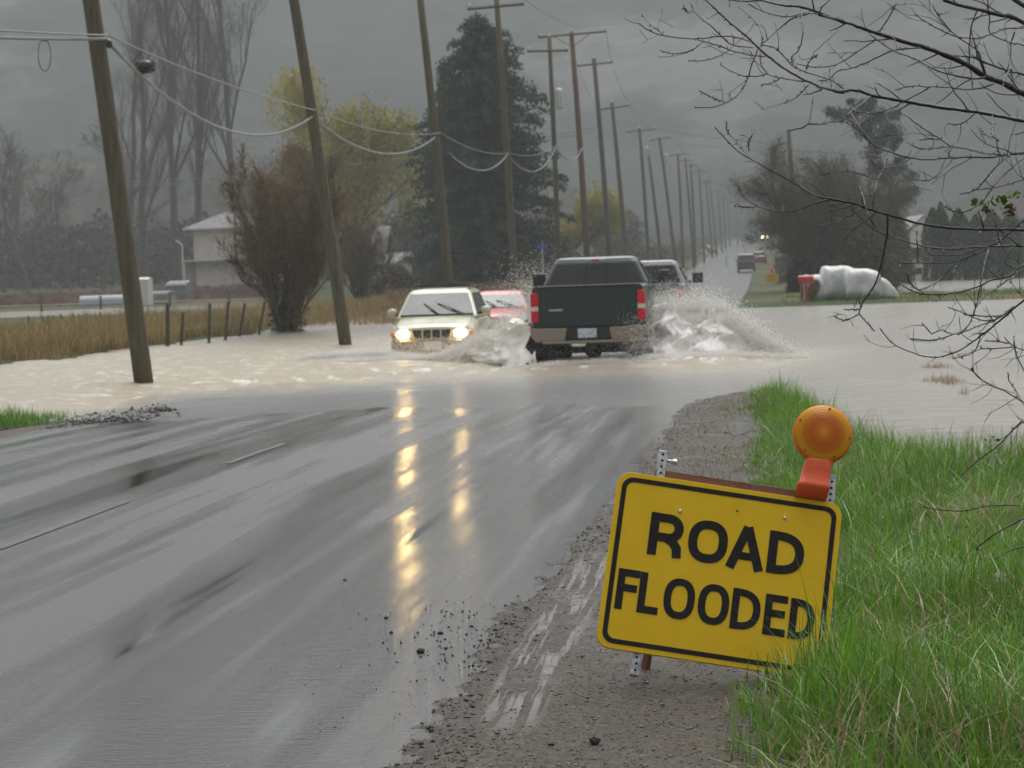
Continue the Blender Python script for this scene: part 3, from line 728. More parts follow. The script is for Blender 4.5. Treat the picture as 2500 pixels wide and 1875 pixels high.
for ch, u_, v_, w_ in (('R', -246, 128, 142), ('O', -68, 127, 166), ('A', 94, 124, 160), ('D', 262, 126, 152)): letter(mb, ch, u_, v_, w_, 180, 38)
for ch, u_, v_, w_ in (('F', -376, -122, 92), ('L', -285, -124, 88), ('O', -158, -128, 130), ('O', -14, -130, 130), ('D', 122, -132, 122), ('E', 246, -136, 94), ('D', 358, -138, 106)): letter(mb, ch, u_, v_, w_, 170, 31)
mb.build('lettering', blk, sign)
# posts: perforated square tube, brace board, rear legs, bolts
def post(mb, u_, v0, v1, y=.036, w=.034):
    mb.box((u_ * ku, y, (v0 + v1) / 2 * kv + CZ), (w, w, (v1 - v0) * kv))
for u_, v0, v1 in ((-300, -462, 492), (424, -470, 498)):
    mb = MB(); post(mb, u_, v0, v1); po = mb.build('post', galv2, sign, bevel=.003)
    mb = MB()
    for k in range(36):
        z = v0 * kv + CZ + .02 + k * .0254
        if z < v1 * kv + CZ - .01: mb.lathe([(.0055, .0185), (.0055, .0195)], 8, (u_ * ku, 0, z), 'Y')
    mb.build('hole', blk, po)
mb = MB(); mb.tube([(-300 * ku + .02, .036, 455 * kv + CZ), (-300 * ku + .05, .036, 455 * kv + CZ)], .008, 8); mb.lathe([(.012, 0), (.012, .012)], 6, (-300 * ku + .045, .036, 455 * kv + CZ), 'X'); mb.build('wing_bolt', bolt_m, sign)
MB().box((60 * ku, .036, 372 * kv + CZ), (.80 * W_, .030, .07)).build('crossbar', reddark, sign, bevel=.003)
for u_ in (-232, 350):
    mb = MB(); a = Vector((u_ * ku, .055, 380 * kv + CZ)); b = Vector((u_ * ku, .055 + .42, -.02 - .13))
    mb.tube([a, b], .018, 4); mb.build('rear_leg', reddark, sign)
for u_, v_ in ((-201, 238), (240, 276)):
    mb = MB(); mb.lathe([(.0075, .0), (.0075, -.003), (.005, -.0055), (.001, -.006)], 12, (u_ * ku, -.0005, v_ * kv + CZ), 'Y'); mb.build('bolt', bolt_m, sign, smooth=True)
mb = MB(); mb.lathe([(.004, 0), (.004, -.002)], 10, (38 * ku, -.0003, 275 * kv + CZ), 'Y'); mb.build('bolt_hole', blk, sign)
# warning beacon, a part with its own pieces
bu, bz = 337 * ku, 372 * kv + CZ
body = MB()
hw = [(.062, .030, .000), (.062, .032, .038), (.064, .034, .040), (.064, .034, .056), (.057, .030, .060), (.056, .028, .115), (.052, .025, .148), (.043, .020, .165)]
rings = []
for (a, b, z) in hw:
    rings.append([(bu + (z * .10) + x, .0 + y, bz + z) for x, y in [(a * math.copysign(abs(math.cos(q)) ** .45, math.cos(q)), b * math.copysign(abs(math.sin(q)) ** .45, math.sin(q))) for q in np.linspace(0, 2 * math.pi, 28, endpoint=False)]])
body.loft(rings); beacon = body.build('warning_beacon', orange, sign, smooth=True)
beacon.location.y = -.012
cxl, czl = 354 * ku + .004, 665 * kv + CZ - .012
LR = .1165
def rel(o, loc):
    o.location = loc; return o
mb = MB(); mb.lathe([(.020, -.034), (.060, -.031), (.100, -.024), (.108, -.019), (.1165, -.014), (.1165, .014), (.108, .019), (.100, .024), (.060, .031), (.020, .034)], 48, (0, 0, 0), 'Y')
ln = mb.build('lens', amber, beacon, smooth=True); ln.location = (cxl, 0, czl)
mb = MB(); mb.tube([(-.046, 0, -.108), (-.02, 0, -.118), (.02, 0, -.118), (.046, 0, -.108)], [.018, .021, .021, .018], 12)
o = mb.build('lens_collar', orange, beacon, smooth=True); o.location = (cxl, 0, czl)
for a in (82, 158, -3, 232, 300):
    mb = MB(); mb.lathe([(.0045, -.022), (.0045, -.0255)], 8, (.1035 * math.cos(R_(a)), 0, .1035 * math.sin(R_(a))), 'Y')
    o = mb.build('screw', reddark, beacon); o.location = (cxl, 0, czl)
# ================================================================ VEHICLES
def paint(name, c, var=.08, rough=.28, coat=.6, metal=.0, c2=None):
    return pmat(name, c, rough, var, 2.2, 0, coat=coat, metallic=metal, c2=c2)
green_p = paint('dark_green_paint', (.010, .026, .021), .2, .3, .5)
grey_p = paint('grey_paint', (.20, .21, .205), .1, .35, .4)
cream_p = paint('cream_paint', (.50, .49, .345), .05, .32, .4)
pink_p = paint('faded_red_paint', (.55, .055, .075), .1, .35, .4)
tan_p = paint('tan_cladding', (.25, .215, .165), .08, .45, .1)
lowdirt = paint('muddy_bumper', (.36, .30, .215), .12, .5, .1)
darkveh = paint('dark_blue_paint', (.02, .022, .035), .1, .3, .4)
white_p = paint('white_paint', (.7, .71, .72), .05, .3, .4)
red_p = paint('dark_red_paint', (.22, .015, .02), .1, .3, .4)
glass_d = pmat('dark_glass', (.014, .017, .018), .10, .4, 1.3, 0, spec=.6, c2=(.035, .038, .038))
glass_w = pmat('windscreen_glass', (.016, .026, .026), .12, .5, 2.0, 0, spec=.35, c2=(.06, .078, .075))
tyre = pmat('tyre_rubber', (.018, .017, .016), .7, .2, 10, .5, 40)
trim = pmat('black_trim', (.02, .021, .022), .5, .2)
chrome = pmat('chrome', (.62, .64, .65), .2, .05, metallic=.9)
under_m = pmat('underbody', (.030, .030, .029), .8, .3)
tail_m = pmat('tail_lens', (.52, .008, .014), .22, .1, emit=(1, .03, .05), estr=.02)
tailw_m = pmat('clear_lens', (.62, .60, .60), .25, .05)
amb_m = pmat('indicator_lens', (.62, .17, .06), .3, .1)
plate_m, t, n, p = newmat('number_plate')
v = mapped(t, (1, 1, 1)); nz = N(t, 'ShaderNodeTexNoise', Scale=26.0, Detail=2.0); t.links.new(v, nz.inputs['Vector'])
r = ramp(t, nz.outputs['Fac'], [(.40, (.36, .44, .60)), (.5, (.60, .63, .66))]); t.links.new(r.outputs[0], p.inputs['Base Color']); p.inputs['Roughness'].default_value = .4
def lampm(name, c, s):
    m, t, n, p = newmat(name)
    p.inputs['Base Color'].default_value = (.8, .8, .75, 1); p.inputs['Emission Color'].default_value = (*c, 1); p.inputs['Emission Strength'].default_value = s
    return m
head_m = lampm('headlight_on', (1.0, .66, .26), 42.0)
head_f = lampm('far_headlight_on', (1.0, .72, .38), 60.0)

def wheel(parent, x, y, r=.38, w=.26):
    side = 1 if x > 0 else -1
    mb = MB(); mb.lathe([(r * .62, -w / 2), (r * .93, -w / 2), (r, -w / 2 + .03), (r, w / 2 - .03), (r * .93, w / 2), (r * .62, w / 2)], 26, (0, 0, 0), 'X')
    for k in range(26):
        a = 2 * math.pi * k / 26
        mb.box((0, (r + .004) * math.cos(a), (r + .004) * math.sin(a)), (w * .8, .035, .02), Matrix.Rotation(a - math.pi / 2, 3, 'X'))
    t_ = mb.build('wheel', tyre, parent); t_.location = (x, y, r)
    mb = MB(); mb.lathe([(.02, 0), (r * .3, .01), (r * .62, -.02), (r * .64, -.04)], 20, (side * (w / 2 - .01), 0, 0), 'X'); mb.build('rim', chrome, t_)
    return t_
def mirror(parent, x, y, z, m, w=.2, h=.2, d=.1, round_=False):
    mb = MB(); sgn = 1 if x > 0 else -1
    if round_: ellipsoid(mb, (0, 0, 0), (w / 2, d / 2, h / 2), 16, 10)
    else: mb.box((0, 0, 0), (w, d, h))
    o = mb.build('mirror', m, parent, smooth=True, bevel=0 if round_ else .03, seg=3); o.location = (x, y, z)
    MB().tube([(-sgn * w * .3, 0, -h * .28), (-sgn * (w * .5 + .1), .03, -h * .42)], .03, 6).build('mirror_arm', trim, o)
    return o
def half_ring(y, pts):
    """pts half profile bottom centre -> top centre; mirrored to a full ring"""
    r_ = [(x, y, z) for x, z in pts]; l_ = [(-x, y, z) for x, z in pts[::-1] if x > 1e-6]
    return r_ + l_
def quadpanel(mb, a, b, c, d, th=.012, n=(0, -1, 0)):
    n = Vector(n).normalized() * th
    v = [Vector(q) for q in (a, b, c, d)]
    mb.add([q + n for q in v] + [q - n * .3 for q in v], [(0, 1, 2, 3), (7, 6, 5, 4), (0, 4, 5, 1), (1, 5, 6, 2), (2, 6, 7, 3), (3, 7, 4, 0)])

def pickup(loc, rz, label, body_m, two_tone=True, split=True, W=1.98, cabz=2.03, top=1.54, tl=(.16, .36), group=None):
    h = W / 2
    root = empty('pickup_truck', loc, rz, label, 'pickup truck', group)
    # side body: bed and lower cab and hood, with wheel-arch cut-outs made by the profile of each station
    def prof(zb, zt, w, tuck=.06):
        return [(0, zb), (w - .12, zb), (w - .03, zb + .06), (w, zb + .25), (w, zt - .22), (w - .03, zt - .04), (w - .07, zt), (0, zt)]
    st = []
    for (y, zb, zt, w) in ((.02, .80, top, h - .02), (.10, .70, top, h), (.55, .66, top, h), (.62, .98, top, h + .015), (1.42, .98, top, h + .015), (1.5, .60, top, h), (1.95, .56, top, h),
                           (3.6, .56, top - .02, h), (3.95, .60, top - .06, h), (4.0, .98, top - .07, h + .01), (4.85, .98, top - .16, h - .01), (4.92, .62, top - .18, h - .02), (5.5, .60, top - .24, h - .08), (5.62, .68, top - .34, h - .16)):
        st.append(half_ring(y, prof(zb, zt, w)))
    MB().loft(st).build('body', body_m, root, smooth=False, bevel=.025, seg=2)
    # cab
    def crect(z, x, y0, y1, r=.10):
        pts = []
        for (cx, cy_, a0) in ((x - r, y1 - r, 0), (-x + r, y1 - r, 90), (-x + r, y0 + r, 180), (x - r, y0 + r, 270)):
            for i in range(4): a = R_(a0 + 30 * i); pts.append((cx + r * math.cos(a), cy_ + r * math.sin(a), z))
        return pts
    MB().loft([crect(top - .06, h - .045, 1.93, 4.05), crect(top + .02, h - .055, 1.94, 3.98), crect(cabz - .10, h - .235, 2.12, 3.25), crect(cabz - .035, h - .27, 2.18, 3.15), crect(cabz, h - .36, 2.28, 3.0)]).build('cab', body_m, root, smooth=False, bevel=.012)
    yb, yt = 1.94, 2.115
    zb, zt = top + .015, cabz - .125
    xb, xt = h - .155, h - .305
    def gx(q): return xb + (xt - xb) * q
    mb = MB(); quadpanel(mb, (-xb, yb, zb), (xb, yb, zb), (xt, yt, zt), (-xt, yt, zt), .008, (0, -1, .35)); rw = mb.build('rear_window', glass_d, root, bevel=.004)
    if split:
        for s in (-1, 1):
            mb = MB(); x1, x2 = s * .20, s * .165
            mb.tube([(x1, yb - .016, zb), (x2, yt - .016, zt)], .016, 4); mb.build('window_divider', trim, rw)
    # side windows
    for s in (-1, 1):
        mb = MB()
        for (ya, yc, yta, ytc) in ((2.12, 2.62, 2.28, 2.60), (2.70, 3.82, 2.68, 3.12)):
            q0, q1 = .10, .86
            xs0 = s * (h - .055 - .18 * q0 + .004); xs1 = s * (h - .055 - .18 * q1 + .004)
            z0 = top + .02 + (cabz - .12 - top) * q0; z1 = top + .02 + (cabz - .12 - top) * q1
            quadpanel(mb, (xs0, ya, z0), (xs0, yc, z0), (xs1, ytc, z1), (xs1, yta, z1), .008, (s, 0, .3))
        mb.build('side_window', glass_d, root)
    mb = MB(); quadpanel(mb, (h - .14, 3.99, top + .04), (-h + .14, 3.99, top + .04), (-h + .30, 3.26, cabz - .12), (h - .30, 3.26, cabz - .12), .01, (0, 1, .6)); mb.build('windscreen', glass_d, root)
    # tailgate
    tg = MB(); tg.box((0, .012, (top + .83) / 2 - .01), (W - .34, .03, top - .83 - .03)); tgo = tg.build('tailgate', body_m, root, bevel=.02, seg=3)
    MB().box((0, .0, top + .002), (W - .30, .09, .016)).build('top_rail', tan_p if two_tone else body_m, tgo, bevel=.004)
    MB().box((-.02, -.012, top - .155), (.20, .03, .075)).build('handle', trim, tgo, bevel=.02)
    MB().box((-h + .44, -.010, top - .41), (.24, .012, .035)).build('badge', chrome if not two_tone else galv, tgo, bevel=.004)
    # lamps
    for s in (-1, 1):
        x = s * (h - .075); zc = top - .36
        mb = MB(); mb.box((x, .02, zc), (.13, .07, .50)); lo = mb.build('tail_light', tail_m, root, bevel=.02, seg=3)
        mb = MB(); mb.box((x, -.0155, zc - (.02 if two_tone else .19)), (.125, .012, .075 if two_tone else .06)); mb.build('reversing_lens', tailw_m, lo, bevel=.004)
    bl = MB(); bl.box((0, 2.175, cabz - .055), (.38 if two_tone else .26, .03, .045 if two_tone else .03)); bo = bl.build('high_brake_light', tailw_m if two_tone else tail_m, root, bevel=.008)
    if two_tone: MB().box((0, 2.155, cabz - .055), (.12, .02, .034)).build('red_lens', tail_m, bo, bevel=.004)
    # bumper
    bm_ = tan_p if two_tone else chrome
    z0, z1 = .56, .82
    for s in (-1, 1):
        mb = MB(); poly = [(s * .40, z0 + .04), (s * .36, z1), (s * (h - .01), z1 + .01), (s * (h), z0 + .14), (s * (h - .10), z0 + .03)]
        mb.extrude(poly if s > 0 else poly[::-1], -.16, .06); mb.build('bumper', bm_, root, bevel=.02)
    MB().box((0, -.12, z0 + .02), (W - .42, .16, .05)).build('bumper_lip', bm_, root, bevel=.015)
    MB().box((0, -.03, z0 + .155), (.80, .10, .21)).build('bumper_step', trim, root, bevel=.01)
    MB().box((-.02, -.088, z0 + .165), (.32, .012, .16)).build('number_plate', plate_m, root, bevel=.006)
    if two_tone:
        for s in (-1, 1):
            mb = MB(); mb.box((s * (h + .004), 1.75 + 1.5, .68), (.03, 3.4, .22)); mb.box((s * (h + .004), .32, .78), (.03, .44, .2)); mb.build('lower_cladding', tan_p, root, bevel=.01)
    for s in (-1, 1):
        mirror(root, s * (h + .17), 3.62, top + .10, trim, .24, .24, .12)
        for y in (1.02, 4.43): wheel(root, s * (h - .16), y, .41, .28)
        MB().box((s * (h - .20), .5, .50), (.34, .015, .34)).build('mud_flap', trim, root)
    MB().box((0, 2.8, .62), (1.2, 5.0, .16)).build('chassis', under_m, root)
    MB().tube([(-.85, 1.02, .41), (.85, 1.02, .41)], .06, 8).build('axle', under_m, root)
    mb = MB(); ellipsoid(mb, (0, 1.02, .41), (.16, .16, .16)); mb.build('differential', under_m, root)
    # hitch
    MB().box((0, -.06, .47), (.09, .25, .07)).build('tow_hitch', under_m, root)
    # seats seen through the rear glass stay dark
    return root

def passenger_car(loc, rz, label, body_m, lower_m, W=1.74, L=4.4, H=1.58, belt=1.0, hood=.86, cab0=1.15, cab1=4.25, roof0=1.85, roof1=3.95, xt=.64, rack=True, lights=True,
                  round_mirror=True, name='estate_car', cat='car', rear=False, head_z=.67, lamp=None, detail=True, group=None, suv_nose=True):
    root = empty(name, loc, rz, label, cat, group); h = W / 2
    def prof(zb, zm, zt, w):
        return [(0, zb), (w - .10, zb), (w - .02, zb + .10), (w, zm - .12), (w, zm), (w - .03, zt - .10), (w - .12, zt - .02), (w * .5, zt + .012), (0, zt + .02)]
    st = [half_ring(y, prof(zb, zm, zt, w)) for (y, zb, zm, zt, w) in
          ((.0, .55, .62, hood - .14, h - .24), (.03, .45, .64, hood - .07, h - .12), (.16, .42, .68, hood - .01, h - .03), (.38, .40, .72, hood + .02, h - .005), (.45, .75, .80, hood + .03, h + .01), (1.10, .75, .82, belt - .015, h + .01),
           (1.18, .30, .72, belt, h), (3.2, .28, .72, belt + .01, h), (3.28, .74, .82, belt + .01, h + .01), (3.98, .74, .82, belt + .01, h + .01), (4.05, .32, .7, belt, h), (L - .08, .36, .7, belt, h - .04), (L, .45, .7, belt - .05, h - .10))]
    MB().loft(st).build('body', body_m, root, bevel=.02, smooth=False)
    # bumper (front)
    rings = []
    for (y, w, z0, z1) in ((-.02, h - .22, .26, .53), (.0, h - .16, .22, .56), (.10, h - .03, .2, .575), (.36, h + .012, .22, .575), (.42, h + .005, .25, .56)):
        rings.append(half_ring(y, [(0, z0), (w - .05, z0), (w, z0 + .05), (w, z1 - .04), (w - .04, z1), (0, z1)]))
    MB().loft(rings).build('front_bumper', lower_m, root, bevel=.015)
    # cabin
    def crect(z, x, y0, y1, r=.09):
        pts = []
        for (cx, cy_, a0) in ((x - r, y1 - r, 0), (-x + r, y1 - r, 90), (-x + r, y0 + r, 180), (x - r, y0 + r, 270)):
            for i in range(4): a = R_(a0 + 30 * i); pts.append((cx + r * math.cos(a), cy_ + r * math.sin(a), z))
        return pts
    xb = h - .035
    zr = H - .075
    MB().loft([crect(belt - .03, xb, cab0 - .03, cab1 + .02), crect(belt + .01, xb, cab0, cab1), crect(zr, xt + .015, roof0, roof1), crect(H - .025, xt - .05, roof0 + .08, roof1 - .08), crect(H, xt - .22, roof0 + .3, roof1 - .3)]).build('cabin', body_m, root, bevel=.01)
    slope = Vector((0, -(zr - belt), roof0 - cab0)).normalized()
    def on_ws(u, v, off=.0):     # u -1..1, v 0..1 on the windscreen plane
        x = u * ((xb - .05) * (1 - v) + (xt - .03) * v); y = cab0 + (roof0 - cab0) * v; z = belt + .01 + (zr - belt - .01) * v
        return Vector((x, y, z)) + slope * off
    mb = MB(); a, b, c, d = on_ws(-1, .05), on_ws(1, .05), on_ws(.985, .93), on_ws(-.985, .93); quadpanel(mb, a, b, c, d, .010, slope)
    ws = mb.build('windscreen', glass_w, root, bevel=.003)
    mb = MB(); mb.tube([on_ws(-.98, .03, .014), on_ws(.98, .03, .014)], .018, 5); mb.build('cowl', trim, ws)
    # side and rear glass
    for s in (-1, 1):
        mb = MB()
        for (ya, yc, yta, ytc) in ((cab0 + .18, (cab0 + cab1) / 2 - .35, roof0 + .06, (cab0 + cab1) / 2 - .32), ((cab0 + cab1) / 2 - .27, cab1 - .95, (cab0 + cab1) / 2 - .25, cab1 - 1.0), (cab1 - .86, cab1 - .22, cab1 - .90, roof1 - .16)):
            q0, q1 = .08, .90; X0 = xb + (xt + .015 - xb) * q0 + .003; X1 = xb + (xt + .015 - xb) * q1 + .003
            z0 = belt + .01 + (zr - belt) * q0; z1 = belt + .01 + (zr - belt) * q1
            quadpanel(mb, (s * X0, ya, z0), (s * X0, yc, z0), (s * X1, ytc, z1), (s * X1, yta, z1), .006, (s, 0, .3))
        mb.build('side_window', glass_d, root)
    mb = MB(); quadpanel(mb, (-xb + .08, cab1, belt + .05), (xb - .08, cab1, belt + .05), (xt - .06, roof1 + .03, zr - .05), (-xt + .06, roof1 + .03, zr - .05), .012, (0, 1, .3)); mb.build('rear_window', glass_d, root)
    for s in (-1, 1):
        mb = MB(); mb.box((s * (h - .10), L - .03, belt - .10), (.15, .08, .26)); mb.build('tail_light', tail_m, root, bevel=.015)
        for y in (.78, 3.63): wheel(root, s * (h - .13), y, .33, .21)
        mirror(root, s * (h + .115), cab0 + .42, belt + .10, body_m, .23, .17, .14, round_mirror)
    MB().box((0, L + .0, .5), (W - .08, .14, .22)).build('rear_bumper', lower_m, root, bevel=.03)
    MB().box((0, L / 2, .36), (1.2, L - .7, .14)).build('chassis', under_m, root)
    lm = lamp or (head_m if lights else tailw_m)
    for s in (-1, 1):
        mb = MB(); ellipsoid(mb, (0, 0, 0), (.145 if suv_nose else .15, .07, .098 if suv_nose else .07), 18, 10)
        o = mb.build('headlight', lm, root, smooth=True); o.location = (s * (h - .29), .035, head_z)
        mb = MB(); ellipsoid(mb, (0, 0, 0), (.085, .09, .07), 12, 8); o = mb.build('indicator', amb_m, root, smooth=True); o.location = (s * (h - .095), .12, head_z - .005)
    if not detail: return root
    # grille
    gz0, gz1 = head_z - .10, head_z + .095
    mb = MB(); mb.extrude([(-.40, gz1), (.40, gz1), (.34, gz0), (-.34, gz0)], -.030, .06); gr = mb.build('grille', trim, root, bevel=.01)
    mb = MB()
    for (a, b) in (((-.42, gz1), (.42, gz1)), ((.42, gz1), (.35, gz0)), ((.35, gz0), (-.35, gz0)), ((-.35, gz0), (-.42, gz1))):
        mb.tube([(a[0], -.032, a[1]), (b[0], -.032, b[1])], .014, 6)
    for x in (-.19, 0.0, .19):
        mb.box((x, -.034, (gz0 + gz1) / 2), (.035, .02, gz1 - gz0))
    mb.build('grille_frame', cream_p if body_m is cream_p else body_m, gr)
    MB().box((.02, -.04, .435), (.36, .02, .17)).build('number_plate', white_p, root, bevel=.005)
    for s in (-1, 1):
        mb = MB(); mb.lathe([(.10, .02), (.10, -.025), (.085, -.03), (.08, .0), (.02, .0)], 18, (s * (h - .33), -.0, .36), 'Y'); mb.build('fog_lamp', lowdirt, root)
    # bonnet seams and wipers
    mb = MB()
    for s in (-1, 1): mb.tube([(s * (h - .10), .30, hood + .012), (s * (h - .13), cab0 - .02, belt + .012)], .005, 4)
    mb.build('bonnet_seam', trim, root)
    for (u0, v0, u1, v1) in ((.14, .04, -.30, .46), (.62, .04, -.02, .44)) if False else ((.05, .04, -.42, .50), (.70, .05, -.02, .50)):
        mb = MB(); a = on_ws(u0, v0, .03); b = on_ws((u0 + u1) / 2, (v0 + v1) / 2, .045); c = on_ws(u1, v1, .022)
        mb.tube([a, b], .016, 5); mb.tube([on_ws(u0 * .75 + u1 * .25, v0 * .75 + v1 * .25 - .03, .02), b, c], .013, 5); mb.build('wiper', trim, root)
    if rack:
        for s in (-1, 1):
            mb = MB(); mb.tube([(s * (xt - .02), roof0 + .12, H - .05), (s * (xt - .02), roof0 + .2, H + .03), (s * (xt - .02), roof1 - .2, H + .03), (s * (xt - .02), roof1 - .1, H - .05)], .018, 6); mb.build('roof_rail', trim, root)
        mb = MB(); mb.tube([(-xt + .02, roof0 + .35, H + .045), (-xt * .5, roof0 + .33, H + .085), (0, roof0 + .32, H + .10), (xt * .5, roof0 + .33, H + .085), (xt - .02, roof0 + .35, H + .045)], [.022, .03, .034, .03, .022], 6)
        mb.tube([(-xt + .02, roof1 - .6, H + .045), (xt - .02, roof1 - .6, H + .045)], .02, 6); mb.build('roof_rack', trim, root)
    return root

def road_at(X, Y): return float(road_z(Y)) - .006 * abs(X - RC)
trk = pickup((-2.96, 41.9, -.165), R_(-.3), 'dark green pickup truck with tan bumper driving away through the flood', green_p)
grk = pickup((-2.62, 52.6, -.19), R_(-.3), 'grey pickup truck ahead of the dark green one, partly hidden by it', grey_p, two_tone=False, split=False, cabz=1.99, top=1.47)
suv = passenger_car((-6.72, 49.7, -.225), R_(1.5), 'cream estate car with roof rack and lit headlights pushing through the flood', cream_p, lowdirt)
red = passenger_car((-6.78, 61.5, -.20), R_(1.0), 'faded pinkish red saloon car close behind the cream car', pink_p, pink_p, W=1.70, L=4.3, H=1.38, belt=.92, hood=.80, cab0=1.25, cab1=3.9, roof0=2.0, roof1=3.2, xt=.60,
                    rack=False, name='saloon_car', head_z=.60, suv_nose=False)
# far traffic
def far_at(px, py, d):
    q = D(px, py, d); return (q.x, q.y, max(float(road_z(q.y)), tz(q.x, q.y)))
q = far_at(1822, 655, 262); van = passenger_car((q[0], q[1] + 2, q[2]), math.pi, 'dark blue boxy vehicle driving away on the far wet road', darkveh, darkveh, W=1.95, L=4.9, H=1.86, belt=1.12, hood=1.0, cab0=1.3, cab1=4.75, roof0=1.9, roof1=4.6, xt=.80, rack=False, lights=False, detail=False, name='van', cat='van')
q = far_at(1854, 640, 300); rv = passenger_car((q[0], q[1] + 2, q[2]), math.pi, 'small dark red car just ahead of the dark blue vehicle on the far road', red_p, red_p, W=1.8, L=4.5, H=1.55, rack=False, lights=False, detail=False)
q = far_at(1868, 595, 640); fv = passenger_car(q, R_(2), 'distant oncoming car on the hazy rise, seen only as two bright headlights', darkveh, darkveh, rack=False, detail=False, lamp=head_f)
for i, (px, py, d, m_, lb) in enumerate(((1702, 602, 420, white_p, 'white car parked behind the far row of poles, left one of the white pair'), (1722, 600, 430, white_p, 'white car parked behind the far row of poles, right one of the white pair'),
                          (1750, 602, 440, red_p, 'dark red car parked behind the far row of poles'))):
    q = D(px, py, d); passenger_car((q.x, q.y, tz(q.x, q.y)), R_(70), lb, m_, m_, rack=False, lights=False, detail=False, group='cars parked behind the far poles')
# ================================================================ PLANTS
twig_grey = pmat('grey_bark', (.085, .075, .068), .85, .25, 2)
twig_brown = pmat('brown_twigs', (.105, .078, .050), .85, .3, 1.5, c2=(.13, .095, .045))
twig_dull = pmat('dull_twigs', (.080, .066, .052), .85, .3, .8, c2=(.085, .085, .045))
leaf_m = attrmat('leaves', .6, .25, .25)
twigq_m = attrmat('fine_twigs', .85, .1, .15)
straw_m = attrmat('dry_blades', .75, .15, .25)
grass_m = attrmat('grass_blades', .38, .45, .35)

def seg_mesh(name, segs, m, parent=None, sides=4, off=None):
    """segs: rows of (x0 y0 z0 r0 x1 y1 z1 r1) -> tapered prisms in one mesh"""
    S = np.asarray(segs, dtype=float); P0 = S[:, 0:3]; R0 = S[:, 3]; P1 = S[:, 4:7]; R1 = S[:, 7]
    if off is not None: P0 = P0 - off; P1 = P1 - off
    T = P1 - P0; T /= np.maximum(np.linalg.norm(T, axis=1, keepdims=True), 1e-9)
    ref = np.where(np.abs(T[:, 2:3]) > .9, np.array([[1., 0, 0]]), np.array([[0, 0, 1.]]))
    A = np.cross(T, ref); A /= np.linalg.norm(A, axis=1, keepdims=True); B = np.cross(T, A)
    n = len(S); V = np.zeros((n, 2 * sides, 3))
    for k in range(sides):
        a = 2 * math.pi * k / sides; d = A * math.cos(a) + B * math.sin(a)
        V[:, k] = P0 + d * R0[:, None]; V[:, sides + k] = P1 + d * R1[:, None]
    base = (np.arange(n) * 2 * sides)[:, None, None]
    f = np.array([[k, (k + 1) % sides, sides + (k + 1) % sides, sides + k] for k in range(sides)])[None]
    return np_mesh(name, V.reshape(-1, 3), (base + f).reshape(-1, 4), m, parent, smooth=sides > 4)
def leaf_mesh(name, P, size, tint, m, parent=None, asp=.5, up=0.0, off=None, rg=None):
    rg = rg or rng; P = np.asarray(P, float); n = len(P)
    if off is not None: P = P - off
    a = rg.normal(size=(n, 3)); a[:, 2] += up * np.sign(rg.normal(size=n)) * 0 + up
    a /= np.linalg.norm(a, axis=1, keepdims=True)
    b = rg.normal(size=(n, 3)); b -= a * (a * b).sum(1, keepdims=True); b /= np.linalg.norm(b, axis=1, keepdims=True)
    s = np.asarray(size) * rg.uniform(.6, 1.3, n); s = s[:, None]
    V = np.stack([P - a * s, P + b * s * asp, P + a * s, P - b * s * asp], 1)
    F = (np.arange(n) * 4)[:, None] + np.arange(4)[None]
    t = np.repeat(np.asarray(tint), 4, axis=0) if np.ndim(tint) == 2 else tint
    return np_mesh(name, V.reshape(-1, 3), F, m, parent, tint=t)
def tints(n, c0, c1, rg=None, p=1.0):
    rg = rg or rng; q = rg.random((n, 1)) ** p
    return np.array(c0)[None] * (1 - q) + np.array(c1)[None] * q * rg.uniform(.9, 1.1, (n, 1))

def grow(rg, start, direc, length, r, lvl, maxl, out, up=.15, spread=.5, kids=(3, 5), ratio=.62, nseg=4, wob=.12, first=.25, tips=None, minr=.006, rratio=.55):
    p = np.array(start, float); d = np.array(direc, float); d /= np.linalg.norm(d)
    pts = [p.copy()]; step = length / nseg
    for i in range(nseg):
        d = d + rg.normal(size=3) * wob + np.array([0, 0, up * .3]); d /= np.linalg.norm(d)
        q = p + d * step
        r0 = r * (1 - i / nseg * .65); r1 = r * (1 - (i + 1) / nseg * .65)
        out.append((lvl, (*p, max(r0, minr), *q, max(r1, minr)))); p = q; pts.append(p.copy())
    if lvl >= maxl:
        if tips is not None: tips.append(p)
        return
    k = rg.integers(kids[0], kids[1] + 1)
    for j in range(k):
        f = first + (1 - first) * (j + rg.random()) / k
        i = min(nseg - 1, int(f * nseg)); q = pts[i] + (pts[i + 1] - pts[i]) * (f * nseg - i)
        ax = pts[i + 1] - pts[i]; ax /= np.linalg.norm(ax)
        side = rg.normal(size=3); side -= ax * side.dot(ax); side /= np.linalg.norm(side)
        nd = ax * (1 - spread * .5) + side * spread * rg.uniform(.7, 1.3) + np.array([0, 0, up])
        grow(rg, q, nd, length * ratio * rg.uniform(.7, 1.15) * (1.1 - .45 * f), r * rratio * (1.15 - .5 * f), lvl + 1, maxl, out, up, spread, kids, ratio, max(2, nseg - 1), wob, .12, tips, minr, rratio)

